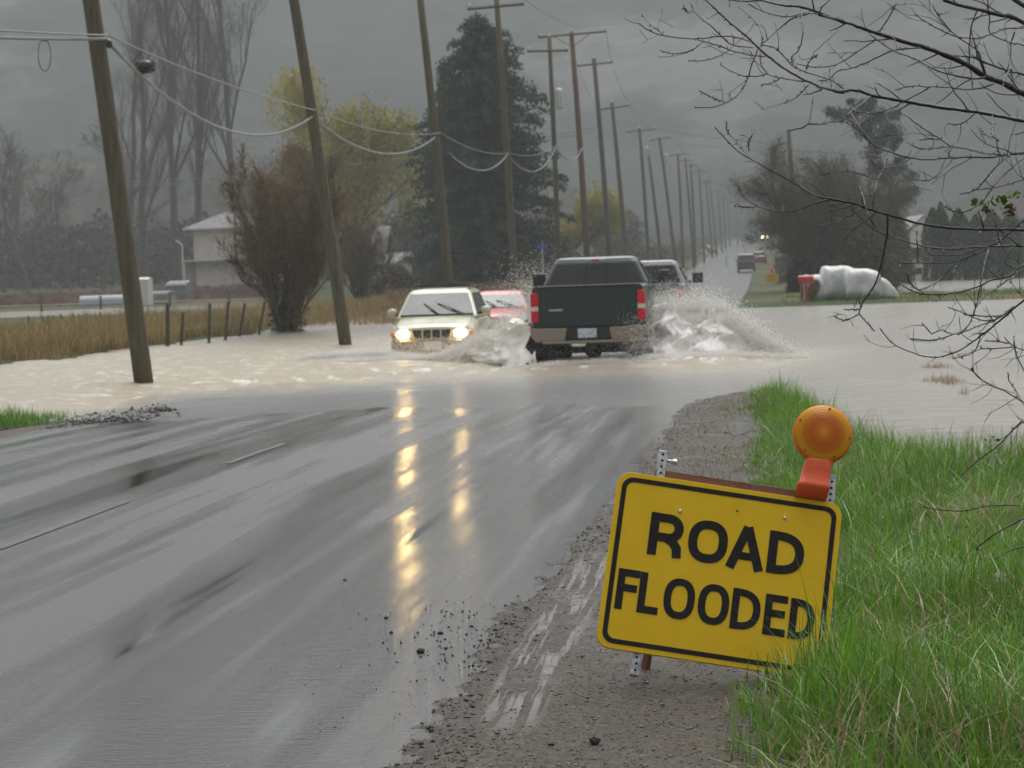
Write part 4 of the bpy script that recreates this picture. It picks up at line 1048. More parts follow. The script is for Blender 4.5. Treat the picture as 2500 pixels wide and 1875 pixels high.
def bare_tree(name, loc, seed, h, r, label, cat, m=None, maxl=4, group=None, trunk_f=.95, scale=1, **kw):
    rg = np.random.default_rng(seed); out = []; tips = []
    root = empty(name, loc, 0, label, cat, group)
    stems = kw.pop('stems', 1); lean = kw.pop('lean', (0, 0))
    for s in range(stems):
        a = 2 * math.pi * s / stems + rg.random(); sp = kw.get('fan', .3) if stems > 1 else 0
        d = (sp * math.cos(a) + lean[0], sp * math.sin(a) + lean[1], 1)
        k2 = {k: v for k, v in kw.items() if k != 'fan'}
        grow(rg, (.15 * math.cos(a) * (stems > 1), .15 * math.sin(a) * (stems > 1), -.15), d, h * trunk_f * rg.uniform(.85, 1.05), r, 0, maxl, out, tips=tips, nseg=6, **k2)
    big = [s for l, s in out if l <= 1]; small = [s for l, s in out if l > 1]
    seg_mesh('trunk', big, m or twig_grey, root, 6)
    seg_mesh('crown', small, m or twig_grey, root, 3)
    return root, np.array(tips), out
def twiglets(root, segs, n, size, c0, c1, seed, spread=.18, asp=.045, minlvl=2):
    rg = np.random.default_rng(seed); S = np.array([s for l, s in segs if l >= minlvl]); i = rg.integers(0, len(S), n); q = rg.random((n, 1))
    P = S[i, 0:3] * (1 - q) + S[i, 4:7] * q + rg.normal(size=(n, 3)) * spread
    return leaf_mesh('twigs', P, size, tints(n, c0, c1, rg), twigq_m, root, asp=asp, up=.7, rg=rg)
def put(px, py, d, dz=0):
    q = D(px, py, d); return (q.x, q.y, tz(q.x, q.y) + dz)

# --- bare poplars left
kw = dict(up=.20, spread=.38, kids=(5, 7), ratio=.52, wob=.06, first=.22, minr=.016, rratio=.40)
pop, _, po = bare_tree('bare_poplar', put(482, 700, 262), 11, 34, .50, 'tall bare poplar between the two nearest leaning poles, forked low and widest', 'tree', maxl=4, group='bare poplars behind the house', **kw)
pop2, _, po2 = bare_tree('bare_poplar', put(575, 700, 270), 12, 36, .48, 'tall straight bare poplar just left of the second leaning pole', 'tree', maxl=4, group='bare poplars behind the house', **kw)
for r_, o_, k_ in ((pop, po, 1), (pop2, po2, 2)): twiglets(r_, o_, 9000, .42, (.07, .055, .05), (.12, .095, .085), 200 + k_, .5, .022)
for src, px, d, sc_f, rzz, lb in ((pop2, 436, 258, .95, 2.0, 'bare poplar with trunk slanting left beside the thickest pole'), (pop, 352, 272, .92, 1.1, 'thin bare poplar seen close right of the thickest leaning pole'),
                               (pop2, 318, 280, .85, 4.0, 'slim bare poplar mostly behind the upper half of the thickest pole')):
    c = copy_tree(src); c.location = put(px, 700, d); c.scale = (sc_f,) * 3; c.rotation_euler = (0, R_(-3), rzz); c['label'] = lb
# --- smaller bare trees at far left
kw2 = dict(up=.10, spread=.6, kids=(5, 7), ratio=.6, wob=.12, first=.2, minr=.014, rratio=.42)
lt, _, _ = bare_tree('bare_tree', put(70, 705, 262), 21, 14.5, .22, 'dark bare tree at the far left edge behind the field', 'tree', maxl=4, group='bare trees behind the field', **kw2)
for px, d, s_, r_, lb in ((175, 270, .85, 1.7, 'dark bare tree standing just left of the thickest pole'), (10, 275, 1.0, 3.0, 'dark bare tree cut by the left frame edge'),
                       (250, 268, 1.1, 4.4, 'grey bare tree whose branches spread left of the thickest pole top'), (660, 262, .8, 2.4, 'low brown bare tree between the pink house and the willow')):
    c = copy_tree(lt); c.location = put(px, 700, d); c.scale = (s_,) * 3; c.rotation_euler = (0, 0, r_); c['label'] = lb

# --- the brown bare bush by the second pole
kw3 = dict(up=.16, spread=.42, kids=(6, 8), ratio=.50, wob=.10, first=.12, minr=.006, fan=.34, stems=9, rratio=.42)
bb, tips, out = bare_tree('bare_bush', put(703, 800, 79), 31, 4.9, .085, 'big dense brown bare bush by the fence end, left of the second leaning pole', 'bush', m=twig_brown, maxl=4, trunk_f=.98, **kw3)
twiglets(bb, out, 60000, .09, (.11, .082, .05), (.25, .19, .11), 210, .26, .05)
ivy = rng.normal(size=(2600, 3)) * np.array([.24, .24, .55]) + np.array([0, 0, .7])
leaf_mesh('ivy', ivy[ivy[:, 2] > 0], .06, tints((ivy[:, 2] > 0).sum(), (.012, .02, .010), (.03, .045, .02)), leaf_m, bb)
# --- ochre scrub tree behind it
ob, tips, out = bare_tree('bare_tree', put(668, 705, 150), 33, 9.0, .16, 'ochre brown bare tree rising behind the dense brown bush', 'tree', m=twig_brown, maxl=4, up=.12, spread=.5, kids=(6, 7), ratio=.52, wob=.09, first=.2, minr=.011, rratio=.42)
twiglets(ob, out, 16000, .20, (.10, .07, .03), (.20, .13, .05), 211, .25, .07)
leaf_mesh('buds', tips[rng.random(len(tips)) < .8] + 0, .12, tints(int(0) or len(tips[:0]) or 1, (.12, .09, .03), (.15, .11, .035)) if False else (.13, .095, .035), leaf_m, ob) if False else None
c = copy_tree(bb); c.location = put(880, 700, 130); c.scale = (.8, .8, .85); c['label'] = 'thin brown bare bush right of the second leaning pole, before the white blossom'; c.rotation_euler.z = 2

# --- yellow willow and its smaller neighbour
def willow(loc, seed, h, w, label, ns=420):
    rg = np.random.default_rng(seed); root = empty('willow', loc, 0, label, 'tree', 'yellow willows')
    out = []; tips = []
    grow(rg, (0, 0, -.2), (.03, 0, 1), h * .62, .38, 0, 3, out, up=.25, spread=.55, kids=(5, 7), ratio=.55, nseg=5, wob=.07, first=.25, tips=tips, minr=.03)
    S = np.array([s for l, s in out]); sx_ = w / max(1e-3, np.ptp(S[:, 4]) * .85)
    S[:, [0, 1, 4, 5]] *= sx_; zs = h / S[:, 6].max() * .96; S[:, [2, 6]] *= zs
    seg_mesh('trunk', S, twig_grey, root, 4)
    tp = np.array(tips) * np.array([sx_, sx_, zs]); tp = tp[tp[:, 2] > h * .30]
    strands = []; tt = []
    for q in tp:
        for k in range(max(2, int(ns / len(tp)))):
            p = q + rg.normal(size=3) * np.array([.5, .5, .35]); L = rg.uniform(.12, .30) * h * (.5 + .5 * q[2] / h)
            d = (q * np.array([1, 1, 0])); d = d / (np.linalg.norm(d) + 1e-6) * .35
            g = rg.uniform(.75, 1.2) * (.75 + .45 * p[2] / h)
            m_ = 7
            for j in range(m_):
                a = j / m_; b = (j + 1) / m_
                f = lambda t_: p + d * t_ * (1.5 - t_) * 1.2 + np.array([0, 0, .35 * math.sin(min(1, t_ * 3) * 1.57) - L * t_ ** 1.4])
                c_ = f((a + b) / 2)
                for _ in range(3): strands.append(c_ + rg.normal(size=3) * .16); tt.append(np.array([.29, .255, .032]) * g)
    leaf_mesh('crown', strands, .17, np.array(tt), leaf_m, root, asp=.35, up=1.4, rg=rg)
    return root
willow(put(885, 700, 190), 41, 17.6, 8.4, 'tall yellow green willow left of the third leaning pole', 1500)
willow(put(1420, 690, 215), 42, 8.2, 4.6, 'small yellow willow between the reddish brown pole and the conifer', 700)
willow(put(1085, 700, 235), 43, 10.5, 6.0, 'olive willow low behind the left flank of the conifer', 500)
willow(put(760, 700, 240), 44, 10.0, 7.0, 'dull olive willow low behind the brown bush', 500)

# --- dark conifer
def conifer(name, loc, seed, h, prof, label, c0, c1, nb=230, cat='conifer', leaf=.17, dens=1.0, group=None):
    rg = np.random.default_rng(seed); root = empty(name, loc, 0, label, cat, group)
    segs = [(0, 0, -.3, .28, 0, 0, h * .97, .03)]; P = []; T = []
    for i in range(nb):
        q = ((i + rg.random()) / nb); z = h * (.03 + .95 * q); R = np.interp(z / h, prof[0], prof[1]) * rg.uniform(.55, 1.22); a = rg.random() * 6.283
        droop = rg.uniform(.10, .28); n = max(3, int(R * 5 * dens))
        rise = .25 if q > .8 else .06
        tip = np.array([math.cos(a) * R, math.sin(a) * R, z + R * (rise - droop)])
        segs.append((0, 0, z, .04, *tip, .012))
        shade = rg.uniform(.6, 1.15)
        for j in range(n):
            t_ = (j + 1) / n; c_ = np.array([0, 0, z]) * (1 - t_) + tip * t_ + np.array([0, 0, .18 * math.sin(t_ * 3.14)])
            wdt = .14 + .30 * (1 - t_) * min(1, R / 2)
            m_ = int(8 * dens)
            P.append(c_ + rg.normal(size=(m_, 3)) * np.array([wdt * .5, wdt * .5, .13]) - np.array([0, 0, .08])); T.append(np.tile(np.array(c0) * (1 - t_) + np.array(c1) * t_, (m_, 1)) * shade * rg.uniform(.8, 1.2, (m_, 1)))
    seg_mesh('trunk', segs, twig_grey, root, 5)
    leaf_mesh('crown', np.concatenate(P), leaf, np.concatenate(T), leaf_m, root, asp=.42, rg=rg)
    return root
conifer('conifer', put(1196, 700, 150), 51, 17.2, ([0, .08, .3, .55, .72, .86, .95, 1], [4.2, 4.5, 4.7, 4.2, 3.4, 2.1, 1.2, .1]), 'tall dark green conifer rising behind the third and fourth poles', (.018, .030, .018), (.060, .088, .052), 520, leaf=.15, dens=1.15)
cn = conifer('conifer', put(1112, 700, 158), 52, 15.0, ([0, .1, .4, .7, .9, 1], [1.8, 2.2, 2.0, 1.5, .9, .2]), 'narrow conifer merged into the left side of the tall dark conifer', (.012, .018, .012), (.036, .052, .034), 170, dens=1.2)
c = copy_tree(cn); c.location = put(1010, 700, 240); c.scale = (1.6, 1.6, .55); c['label'] = 'low dark conifer far behind the third leaning pole'
c = copy_tree(cn); c.location = put(1545, 690, 420); c.scale = (1.4, 1.4, .55); c['label'] = 'faint conifer in the haze behind the far row of poles'

# --- thuja columns on the right
def thuja(loc, seed, h, w, label, c0=(.020, .038, .018), c1=(.050, .082, .034)):
    rg = np.random.default_rng(seed); root = empty('thuja', loc, 0, label, 'conifer', 'row of clipped thuja columns'); n = 5200
    z = rg.random(n) ** .9; a = rg.random(n) * 6.283; R = (w / 2) * np.interp(z, [0, .05, .5, .8, 1], [.9, 1, .97, .72, .10]) * np.sqrt(rg.uniform(.35, 1, n)) * (1 + .12 * np.sin(a * 3 + z * 9))
    P = np.stack([np.cos(a) * R, np.sin(a) * R, z * h], 1); T = tints(n, c0, c1, rg) * (.8 + .5 * vnoise(a * 2, z * 7, seed))[:, None]
    yl = np.clip((z - .75) * 2, 0, .5)[:, None]; T = T * (1 - yl) + np.array([[.07, .085, .025]]) * yl
    leaf_mesh('crown', P, .11, T, leaf_m, root, asp=.4, up=1.5, rg=rg)
    MB().tube([(0, 0, -.1), (0, 0, h * .8)], [.09, .03], 6).build('trunk', twig_grey, root)
    return root
for i, (px, py, wd, lb) in enumerate(((2187, 492, 62, 'thuja column just left of the white gabled house'), (2281, 486, 44, 'first thuja column right of the white gabled house'), (2300, 474, 34, 'narrowest and most pointed thuja column, second right of the white house'),
                         (2343, 490, 52, 'broad thuja column standing alone between two narrow gaps'), (2385, 507, 46, 'lowest thuja column left of the merged right group'), (2425, 496, 52, 'thuja column in the middle of the merged right group'),
                         (2468, 498, 46, 'last thuja column at the right end of the row'), (2150, 520, 60, 'olive thuja partly hidden behind the brown bare tree'))):
    d = 176; s = 6000 / d; loc = put(px, 660, d); base_py = 663; h = (base_py - py) / s
    thuja(loc, 60 + i, h + .25, wd / s * 1.45, lb, *(((.03, .038, .014), (.07, .075, .025)) if i in (0, 7) else ()))

# --- pine built of separate clumps on limbs
def clump_pine(label):
    d = 172; root_p = put(2118, 680, d); root = empty('pine', root_p, 0, label, 'conifer'); o = np.array(root_p); rg = np.random.default_rng(71)
    cl = [(1250, 640, 62), (1180, 690, 50), (1100, 690, 55), (1050, 670, 34), (1330, 700, 75), (1430, 690, 42), (1410, 790, 75), (1340, 850, 62), (1260, 770, 75), (1450, 840, 40), (1300, 920, 60), (1430, 885, 24), (1450, 1010, 58), (1530, 1060, 48), (1390, 1080, 70),
          (1500, 1180, 58), (1400, 1200, 70), (1550, 1140, 32), (1330, 1010, 70), (1460, 960, 28), (1300, 600, 30), (1170, 610, 20)]
    P = []; T = []; segs = []
    top = np.array(D(1600 + 1290 / 2.458, 640 / 2.458, d)) - o
    segs.append((0, 0, -.2, .22, *(top * np.array([.6, .6, .55])), .15)); segs.append((*(top * np.array([.6, .6, .55])), .15, *top, .05))
    for (cx, cy_, r_) in cl:
        c_ = np.array(D(1600 + cx / 2.458, cy_ / 2.458, d + rg.uniform(-1.2, 1.2))) - o; rr = r_ / 2.458 * d / 6000
        f = np.clip(c_[2] / top[2] - .12, .15, .95); st = top * np.array([.6, .6, .55]) * (f / .55) if f < .55 else top * np.array([.6, .6, .55]) * (1 - (f - .55) / .45) + top * (f - .55) / .45
        segs.append((*st, .06, *c_, .02)); n = int(520 * (rr / .8) ** 2 + 160)
        q = rg.normal(size=(n, 3)); q /= np.linalg.norm(q, axis=1, keepdims=True); q *= (rg.random((n, 1)) ** .45) * rr * np.array([1.05, 1.05, .8]) * (1 + .45 * rg.normal(size=(n, 1)) * .7)
        P.append(c_ + q); T.append(tints(n, (.022, .034, .026), (.065, .09, .062), rg))
    seg_mesh('trunk', segs, twig_grey, root, 5); leaf_mesh('crown', np.concatenate(P), .15, np.concatenate(T), leaf_m, root, asp=.28, up=.8, rg=rg)
clump_pine('dark blue green pine with open clumps behind the brown bare tree')
# --- brown bare tree on the right, hazy round crown of twigs
kw4 = dict(up=.06, spread=.55, kids=(6, 8), ratio=.52, wob=.10, first=.08, minr=.009, fan=.36, stems=8, rratio=.42)
bt, tips, out = bare_tree('bare_tree', put(1995, 690, 132), 81, 6.3, .10, 'wide round brown bare tree behind the lone pole on the right', 'tree', m=twig_dull, maxl=4, trunk_f=.98, **kw4)
twiglets(bt, out, 60000, .17, (.07, .056, .042), (.16, .13, .09), 212, .34, .05)
c = copy_tree(bt); c.location = put(2075, 688, 136); c.scale = (.9, .9, .9); c.rotation_euler.z = 1.3; c['label'] = 'brown bare tree just right of the widest round one, before the pine'
def bush(name, loc, seed, w, h, label, c0, c1, n=5000, leaf=.10, group=None, cat='bush', dy=None):
    rg = np.random.default_rng(seed); root = empty(name, loc, 0, label, cat, group)
    a = rg.random(n) * 6.283; z = rg.random(n); e = np.sqrt(np.clip(1 - (z * .95) ** 2.2, 0, 1)); r_ = np.sqrt(rg.uniform(.15, 1, n)) * e
    lump = 1 + .28 * (fbm(np.cos(a) * 2 + 5, z * 3 + np.sin(a) * 2 + 5, 3, seed) - .5) * 2
    P = np.stack([np.cos(a) * r_ * w / 2 * lump, np.sin(a) * r_ * (dy or w) / 2 * lump, z * h * (.8 + .4 * fbm(np.cos(a) * 2 + 9, np.sin(a) * 2 + 9, 2, seed))], 1)
    leaf_mesh('foliage', P, leaf, tints(n, c0, c1, rg), leaf_m, root, rg=rg)
    out = []
    for k in range(5): grow(rg, (rg.normal() * w * .08, 0, -.1), (rg.normal() * .5, rg.normal() * .5, 1), h * .75, .04, 0, 1, out, kids=(3, 4), minr=.012)
    seg_mesh('stem', [s for l, s in out], twig_grey, root, 4)
    return root
bush('bush', put(1955, 690, 128), 91, 1.6, 1.75, 'dark green bush at the foot of the lone right pole', (.010, .016, .012), (.026, .038, .026), 4200, .08)
bush('bush', put(2110, 688, 126), 92, 3.6, 2.9, 'olive green bush filling the space behind the white bales', (.035, .04, .014), (.075, .075, .022), 9000, .09)
bush('bush', put(2040, 688, 128), 93, 2.3, 1.9, 'dark brown green bush between the lone pole and the olive bush', (.022, .022, .012), (.05, .045, .02), 5000, .09)
bush('bush', put(2190, 680, 165), 94, 2.2, 4.0, 'olive green bush left of the white gabled house', (.03, .038, .014), (.06, .068, .022), 6000, .10)
bush('blossom_shrub', put(893, 705, 150), 95, 2.9, 1.9, 'white blossoming shrub before the grey roofed house', (.16, .17, .09), (.62, .62, .48), 3400, .075)
bush('bush', put(455, 705, 205), 96, 2.2, 1.3, 'dull purple bush before the porch of the pink house', (.06, .04, .04), (.10, .07, .065), 2500, .09)
bush('bush', put(960, 700, 125), 97, 3.0, 1.7, 'brown thicket behind the roof of the cream car', (.06, .045, .028), (.11, .085, .05), 4500, .08)
bush('bush', put(1240, 700, 160), 98, 9.0, 1.8, 'dark low thicket at the foot of the tall conifer', (.02, .022, .016), (.05, .045, .032), 8000, .10, dy=3)
bush('bush', put(1400, 690, 185), 99, 5.0, 2.2, 'low olive thicket behind the white diamond sign', (.05, .05, .02), (.09, .085, .03), 5000, .10, dy=3)

# --- masses nobody could count
def mass(name, n, xr, fn_d, hfn, c0, c1, leaf, label, seed, cat='vegetation', asp=.5):
    rg = np.random.default_rng(seed); px = rg.uniform(*xr, n); d = fn_d(rg, px); P = np.zeros((n, 3))
    for i in range(n): q = ray(px[i], 660) * d[i]; P[i, 0] = q.x; P[i, 1] = q.y
    g0 = terrain_z(P[:, 0], P[:, 1]); hh = hfn(px, d); z = rg.random(n) ** .8; P[:, 2] = g0 + z * hh
    T = tints(n, c0, c1, rg) * (.65 + .7 * vnoise(px * .05, z * 3 + d * .1, seed))[:, None]
    o = leaf_mesh(name, P, leaf, T, leaf_m, None, asp=asp, up=.8, rg=rg); tag(o, label, cat, kind='stuff'); return o
mass('woodland', 60000, (-300, 1560), lambda rg, px: rg.uniform(285, 335, len(px)), lambda px, d: 3.5 + 7.5 * fbm(px * .012, d * .05, 3, 5) * np.interp(px, [-300, 250, 700, 1000, 1400, 1560], [1.2, 1.0, .9, 1.0, .7, .4]), (.020, .022, .018), (.060, .052, .045), .34, 'dark far wood of bare and evergreen trees behind the houses', 101, 'woodland')
mass('woodland', 16000, (1935, 2750), lambda rg, px: rg.uniform(255, 300, len(px)), lambda px, d: 1.5 + 4.0 * fbm(px * .015, d * .05, 3, 6), (.028, .03, .024), (.07, .06, .05), .34, 'dim far wood behind the thuja row', 102, 'woodland')
mass('bramble_hedge', 26000, (-200, 700), lambda rg, px: rg.uniform(196, 214, len(px)), lambda px, d: .75 + .5 * fbm(px * .02, d, 2, 7), (.10, .05, .038), (.20, .11, .08), .09, 'reddish brown bramble hedge across the back of the left field', 103, 'hedge')
mass('roadside_scrub', 24000, (1480, 1790), lambda rg, px: 7.2e4 / (1880 - px) * rg.uniform(.92, 1.12, len(px)), lambda px, d: 1.5 + 1.9 * fbm(px * .04, d * .05, 2, 8), (.05, .04, .03), (.13, .10, .07), .11, 'brown scrub along the verge under the far row of poles', 104, 'scrub')
mass('roadside_scrub', 9000, (1893, 1950), lambda rg, px: rg.uniform(178, 270, len(px)), lambda px, d: .8 + 1.6 * fbm(px * .04, d * .05, 2, 18), (.03, .03, .02), (.085, .075, .05), .11, 'dull scrub on the right verge around the far yellow sign', 106, 'scrub')
mass('roadside_scrub', 14000, (940, 1300), lambda rg, px: rg.uniform(108, 150, len(px)), lambda px, d: .5 + .7 * fbm(px * .03, d * .1, 2, 9), (.10, .075, .045), (.24, .17, .09), .07, 'straw coloured scrub behind the cream and red cars', 105, 'scrub')

# --- blades
def blades(name, XY, z0, h, w, lean, tint, m, label, cat, curl=1.0, rows=4, rg=None):
    rg = rg or rng; n = len(XY); a = rg.uniform(0, 6.283, n); la = lean * rg.uniform(.2, 1.6, n)
    dx, dy = np.cos(a), np.sin(a); V = np.zeros((n, rows * 2, 3)); sx_, sy_ = -dy, dx
    for k in range(rows):
        q = k / (rows - 1); hz = h * (q - .35 * curl * la * q * q); out_ = h * la * q ** 1.8
        ww = w * (1 - q ** 1.7 * .93) / 2
        for s, i in ((-1, 0), (1, 1)):
            V[:, k * 2 + i, 0] = XY[:, 0] + dx * out_ + sx_ * ww * s; V[:, k * 2 + i, 1] = XY[:, 1] + dy * out_ + sy_ * ww * s; V[:, k * 2 + i, 2] = z0 + hz
    f = np.array([[2 * k, 2 * k + 1, 2 * k + 3, 2 * k + 2] for k in range(rows - 1)]); F = ((np.arange(n) * rows * 2)[:, None, None] + f[None]).reshape(-1, 4)
    o = np_mesh(name, V.reshape(-1, 3), F, m, tint=np.repeat(tint, rows * 2, axis=0)); tag(o, label, cat, kind='stuff'); return o
# foreground verge
rg = np.random.default_rng(5)
n = 175000; Yb = 6.6 + 26.5 * rg.random(n) ** 1.55; Xb = rg.uniform(-.45, 3.4, n)
edge_ = -.05 + (fbm(Yb * 1.1, Yb * 0 + 4, 4, 3) - .5) * .5 + np.interp(Yb, [6, 8, 9.3, 10, 12, 20, 30], [.10, -.02, -.10, .1, .0, -.12, -.15])
xe_ = np.interp(Yb, [0, 17, 19.5, 22, 26, 30, 32, 33], [9, 6, 1.25, .8, .5, .2, .0, -.5]) + .1
vis = Xb < .2 + .105 * Yb
cl_ = fbm(Xb * 3.1, Yb * 3.1, 3, 14)
k_ = (Xb > edge_) & (Xb < xe_) & vis & (rg.random(n) < np.clip((Xb - edge_) * 5, .12, 1) * np.clip(cl_ * 2.2 - .25, .15, 1))
XY = np.stack([Xb, Yb], 1)[k_]; cl_ = cl_[k_]; n = len(XY)
hh = (.09 + .20 * rg.random(n) ** 1.3) * (.55 + .9 * cl_) * np.clip(.35 + (XY[:, 0] - edge_[k_]) * 1.6, .35, 1.15)
hh *= 1 + .9 * np.exp(-((XY[:, 1] - 8.85) / .45) ** 2) * np.exp(-((XY[:, 0] - .12) / .22) ** 2)
big = rg.random(n) < .05; hh[big] *= 1.35
tn = tints(n, (.055, .15, .008), (.16, .34, .020), rg) * (.7 + .6 * vnoise(XY[:, 0] * 2.2, XY[:, 1] * 2.2, 4))[:, None]
dead = rg.random(n) < (.06 + .28 * (vnoise(XY[:, 0] * 1.7 + 3, XY[:, 1] * 1.3, 8) > .72)); tn[dead] = tints(dead.sum(), (.20, .13, .06), (.38, .29, .16), rg); hh[dead] *= 1.1
lod = (vnoise(XY[:, 0] * 3.3 + 9, XY[:, 1] * 2.3, 28) > .66)
blades('verge_grass', XY, terrain_z(XY[:, 0], XY[:, 1]) - .01, hh, np.where(big, .010, .0050) * rg.uniform(.7, 1.3, n), np.where(lod, 1.25, np.where(dead, .9, .5)), tn, grass_m, 'lush wet green verge grass beside the sign', 'grass', rg=rg)
# thin grass standing in the shallow water and short weeds on the gravel edge
n = 1500; Xb = rg.uniform(.9, 3.0, n); Yb = 18.6 + rg.exponential(1.5, n); k_ = (fbm(Xb * 2, Yb * 2, 3, 15) > .47); XY = np.stack([Xb, Yb], 1)[k_]; n = len(XY)
blades('flooded_grass', XY, np.full(n, -.02), rg.uniform(.05, .14, n), np.full(n, .005), .4, tints(n, (.05, .09, .015), (.11, .17, .03), rg), grass_m, 'sparse grass blades poking through the shallow water on the right', 'grass', rg=rg)
n = 9000; Yb = rg.uniform(17, 31, n); Xb = rg.uniform(-.95, -.05, n); k_ = (fbm(Xb * 2.2, Yb * 1.2, 3, 16) > .50) & (rg.random(n) < np.clip((Xb + .95), .1, 1)); XY = np.stack([Xb, Yb], 1)[k_]; n = len(XY)
blades('gravel_weeds', XY, terrain_z(XY[:, 0], XY[:, 1]), rg.uniform(.015, .05, n), np.full(n, .006), 1.0, tints(n, (.10, .12, .03), (.20, .17, .06), rg), grass_m, 'low weeds creeping over the gravel towards the water', 'weeds', rg=rg)
# clump at the left edge
c_ = G(45, 1040, 0); n = 2600; XY = np.stack([c_.x + rg.normal(size=n) * .42 - .35, c_.y + rg.normal(size=n) * .35], 1)
blades('grass_clump', XY, np.full(n, -.02), rg.uniform(.10, .34, n) * np.exp(-((XY[:, 0] - c_.x + .25) / .8) ** 2), np.full(n, .008), .45, tints(n, (.06, .15, .01), (.16, .32, .03), rg), grass_m, 'bright green grass clump at the left road edge', 'grass', rg=rg)
c_ = G(110, 1022, 0); n = 260; XY = np.stack([c_.x + rg.normal(size=n) * .22, c_.y + rg.normal(size=n) * .25], 1)
blades('grass_clump', XY, np.full(n, -.02), rg.uniform(.05, .18, n), np.full(n, .008), .5, tints(n, (.06, .14, .01), (.14, .26, .03), rg), grass_m, 'thin wisps of grass right of the bright clump', 'grass', rg=rg)
# straw reeds on the left bank
n = 60000; Yb = 38 + 85 * rg.random(n) ** 1.3; Xb = -16.2 - rg.exponential(2.6, n) - np.interp(Yb, [38, 60, 80, 123], [0, 0, .2, .3]) + (fbm(Yb * .4, Yb * 0, 3, 18) - .5) * 1.6
XY = np.stack([Xb, Yb], 1); d_ = fbm(Xb * .5, Yb * .3, 3, 19); k_ = (rg.random(n) < np.clip(d_ * 2.4 - .4, .1, 1)) & (Xb > -34); XY = XY[k_]; d_ = d_[k_]; n = len(XY)
tn = tints(n, (.20, .125, .055), (.40, .29, .14), rg); gr_ = rg.random(n) < .22; tn[gr_] = tints(gr_.sum(), (.08, .11, .025), (.15, .17, .04), rg)
blades('dead_reeds', XY, terrain_z(XY[:, 0], XY[:, 1]) - .05, rg.uniform(.35, .85, n) * (.6 + .6 * d_), np.full(n, .022), .5, tn, straw_m, 'straw coloured dead grass along the left bank of the flood', 'dry grass', rg=rg)
n = 12000; Yb = rg.uniform(84, 150, n); Xb = -11.2 - rg.exponential(1.8, n); XY = np.stack([Xb, Yb], 1)
blades('dead_reeds', XY, terrain_z(Xb, Yb) - .05, rg.uniform(.3, .9, n), np.full(n, .03), .5, tints(n, (.17, .11, .05), (.34, .24, .12), rg), straw_m, 'dead grass on the far left verge behind the cream car', 'dry grass', rg=rg)
n = 9000; Yb = rg.uniform(92, 116, n); Xb = rg.uniform(.4, 24, n) + (Yb - 92) * .03; XY = np.stack([Xb, Yb], 1); k_ = fbm(Xb * .5, Yb * .5, 3, 22) > .38; XY = XY[k_]; n = len(XY)
blades('bank_grass', XY, terrain_z(XY[:, 0], XY[:, 1]) - .02, rg.uniform(.08, .28, n), np.full(n, .03), .5, tints(n, (.06, .12, .015), (.15, .20, .04), rg), grass_m, 'green bank between the two sheets of water around the bales', 'grass', rg=rg)
n = 9000; Yb = rg.uniform(199, 206, n); Xb = rg.uniform(1, 40, n); XY = np.stack([Xb, Yb], 1)
blades('bank_grass', XY, terrain_z(Xb, Yb) - .02, rg.uniform(.15, .4, n), np.full(n, .05), .5, tints(n, (.09, .12, .02), (.20, .20, .05), rg), grass_m, 'thin yellow green grass strip under the thuja row', 'grass', rg=rg)
# weeds adrift in the right hand water
for (px, py, sp, k) in ((2285, 897, .17, 220), (2300, 930, .20, 260), (2325, 936, .16, 200), (2355, 962, .06, 40), (2045, 788, .4, 90)):
    c_ = G(px, py, 0); XY = np.stack([c_.x + rg.normal(size=k) * sp, c_.y + rg.normal(size=k) * sp * 1.3], 1)
    blades('drowned_weeds', XY, np.full(k, -.03), rg.uniform(.05, .20, k) * np.exp(-((XY[:, 0] - c_.x) / (sp * 1.5)) ** 2), np.full(k, .008), .8, tints(k, (.20, .14, .07), (.38, .30, .18), rg), straw_m, 'tuft of dead weeds standing in the calm water right of the road', 'weeds', rg=rg)
# ================================================================ HOUSES, FENCES, BALES, SIGNS
pinkw = pmat('pink_white_stucco', (.74, .65, .63), .8, .08, 1.5, .2, 20)
roof_g = pmat('grey_shingles', (.21, .20, .21), .85, .2, 2.0, .4, 12)
trimw = pmat('white_trim', (.62, .62, .60), .5, .05)
wallg = pmat('grey_siding', (.30, .29, .30), .8, .15, 1.0)
greyshed = pmat('blue_grey_metal', (.17, .185, .20), .6, .12, 1.0)
winm = pmat('house_window', (.03, .035, .04), .15, .2)
postm = pmat('mossy_post', (.055, .050, .028), .85, .3, 4, .4, 30)
L3 = lambda o, p_: Vector(p_) - Vector(o)

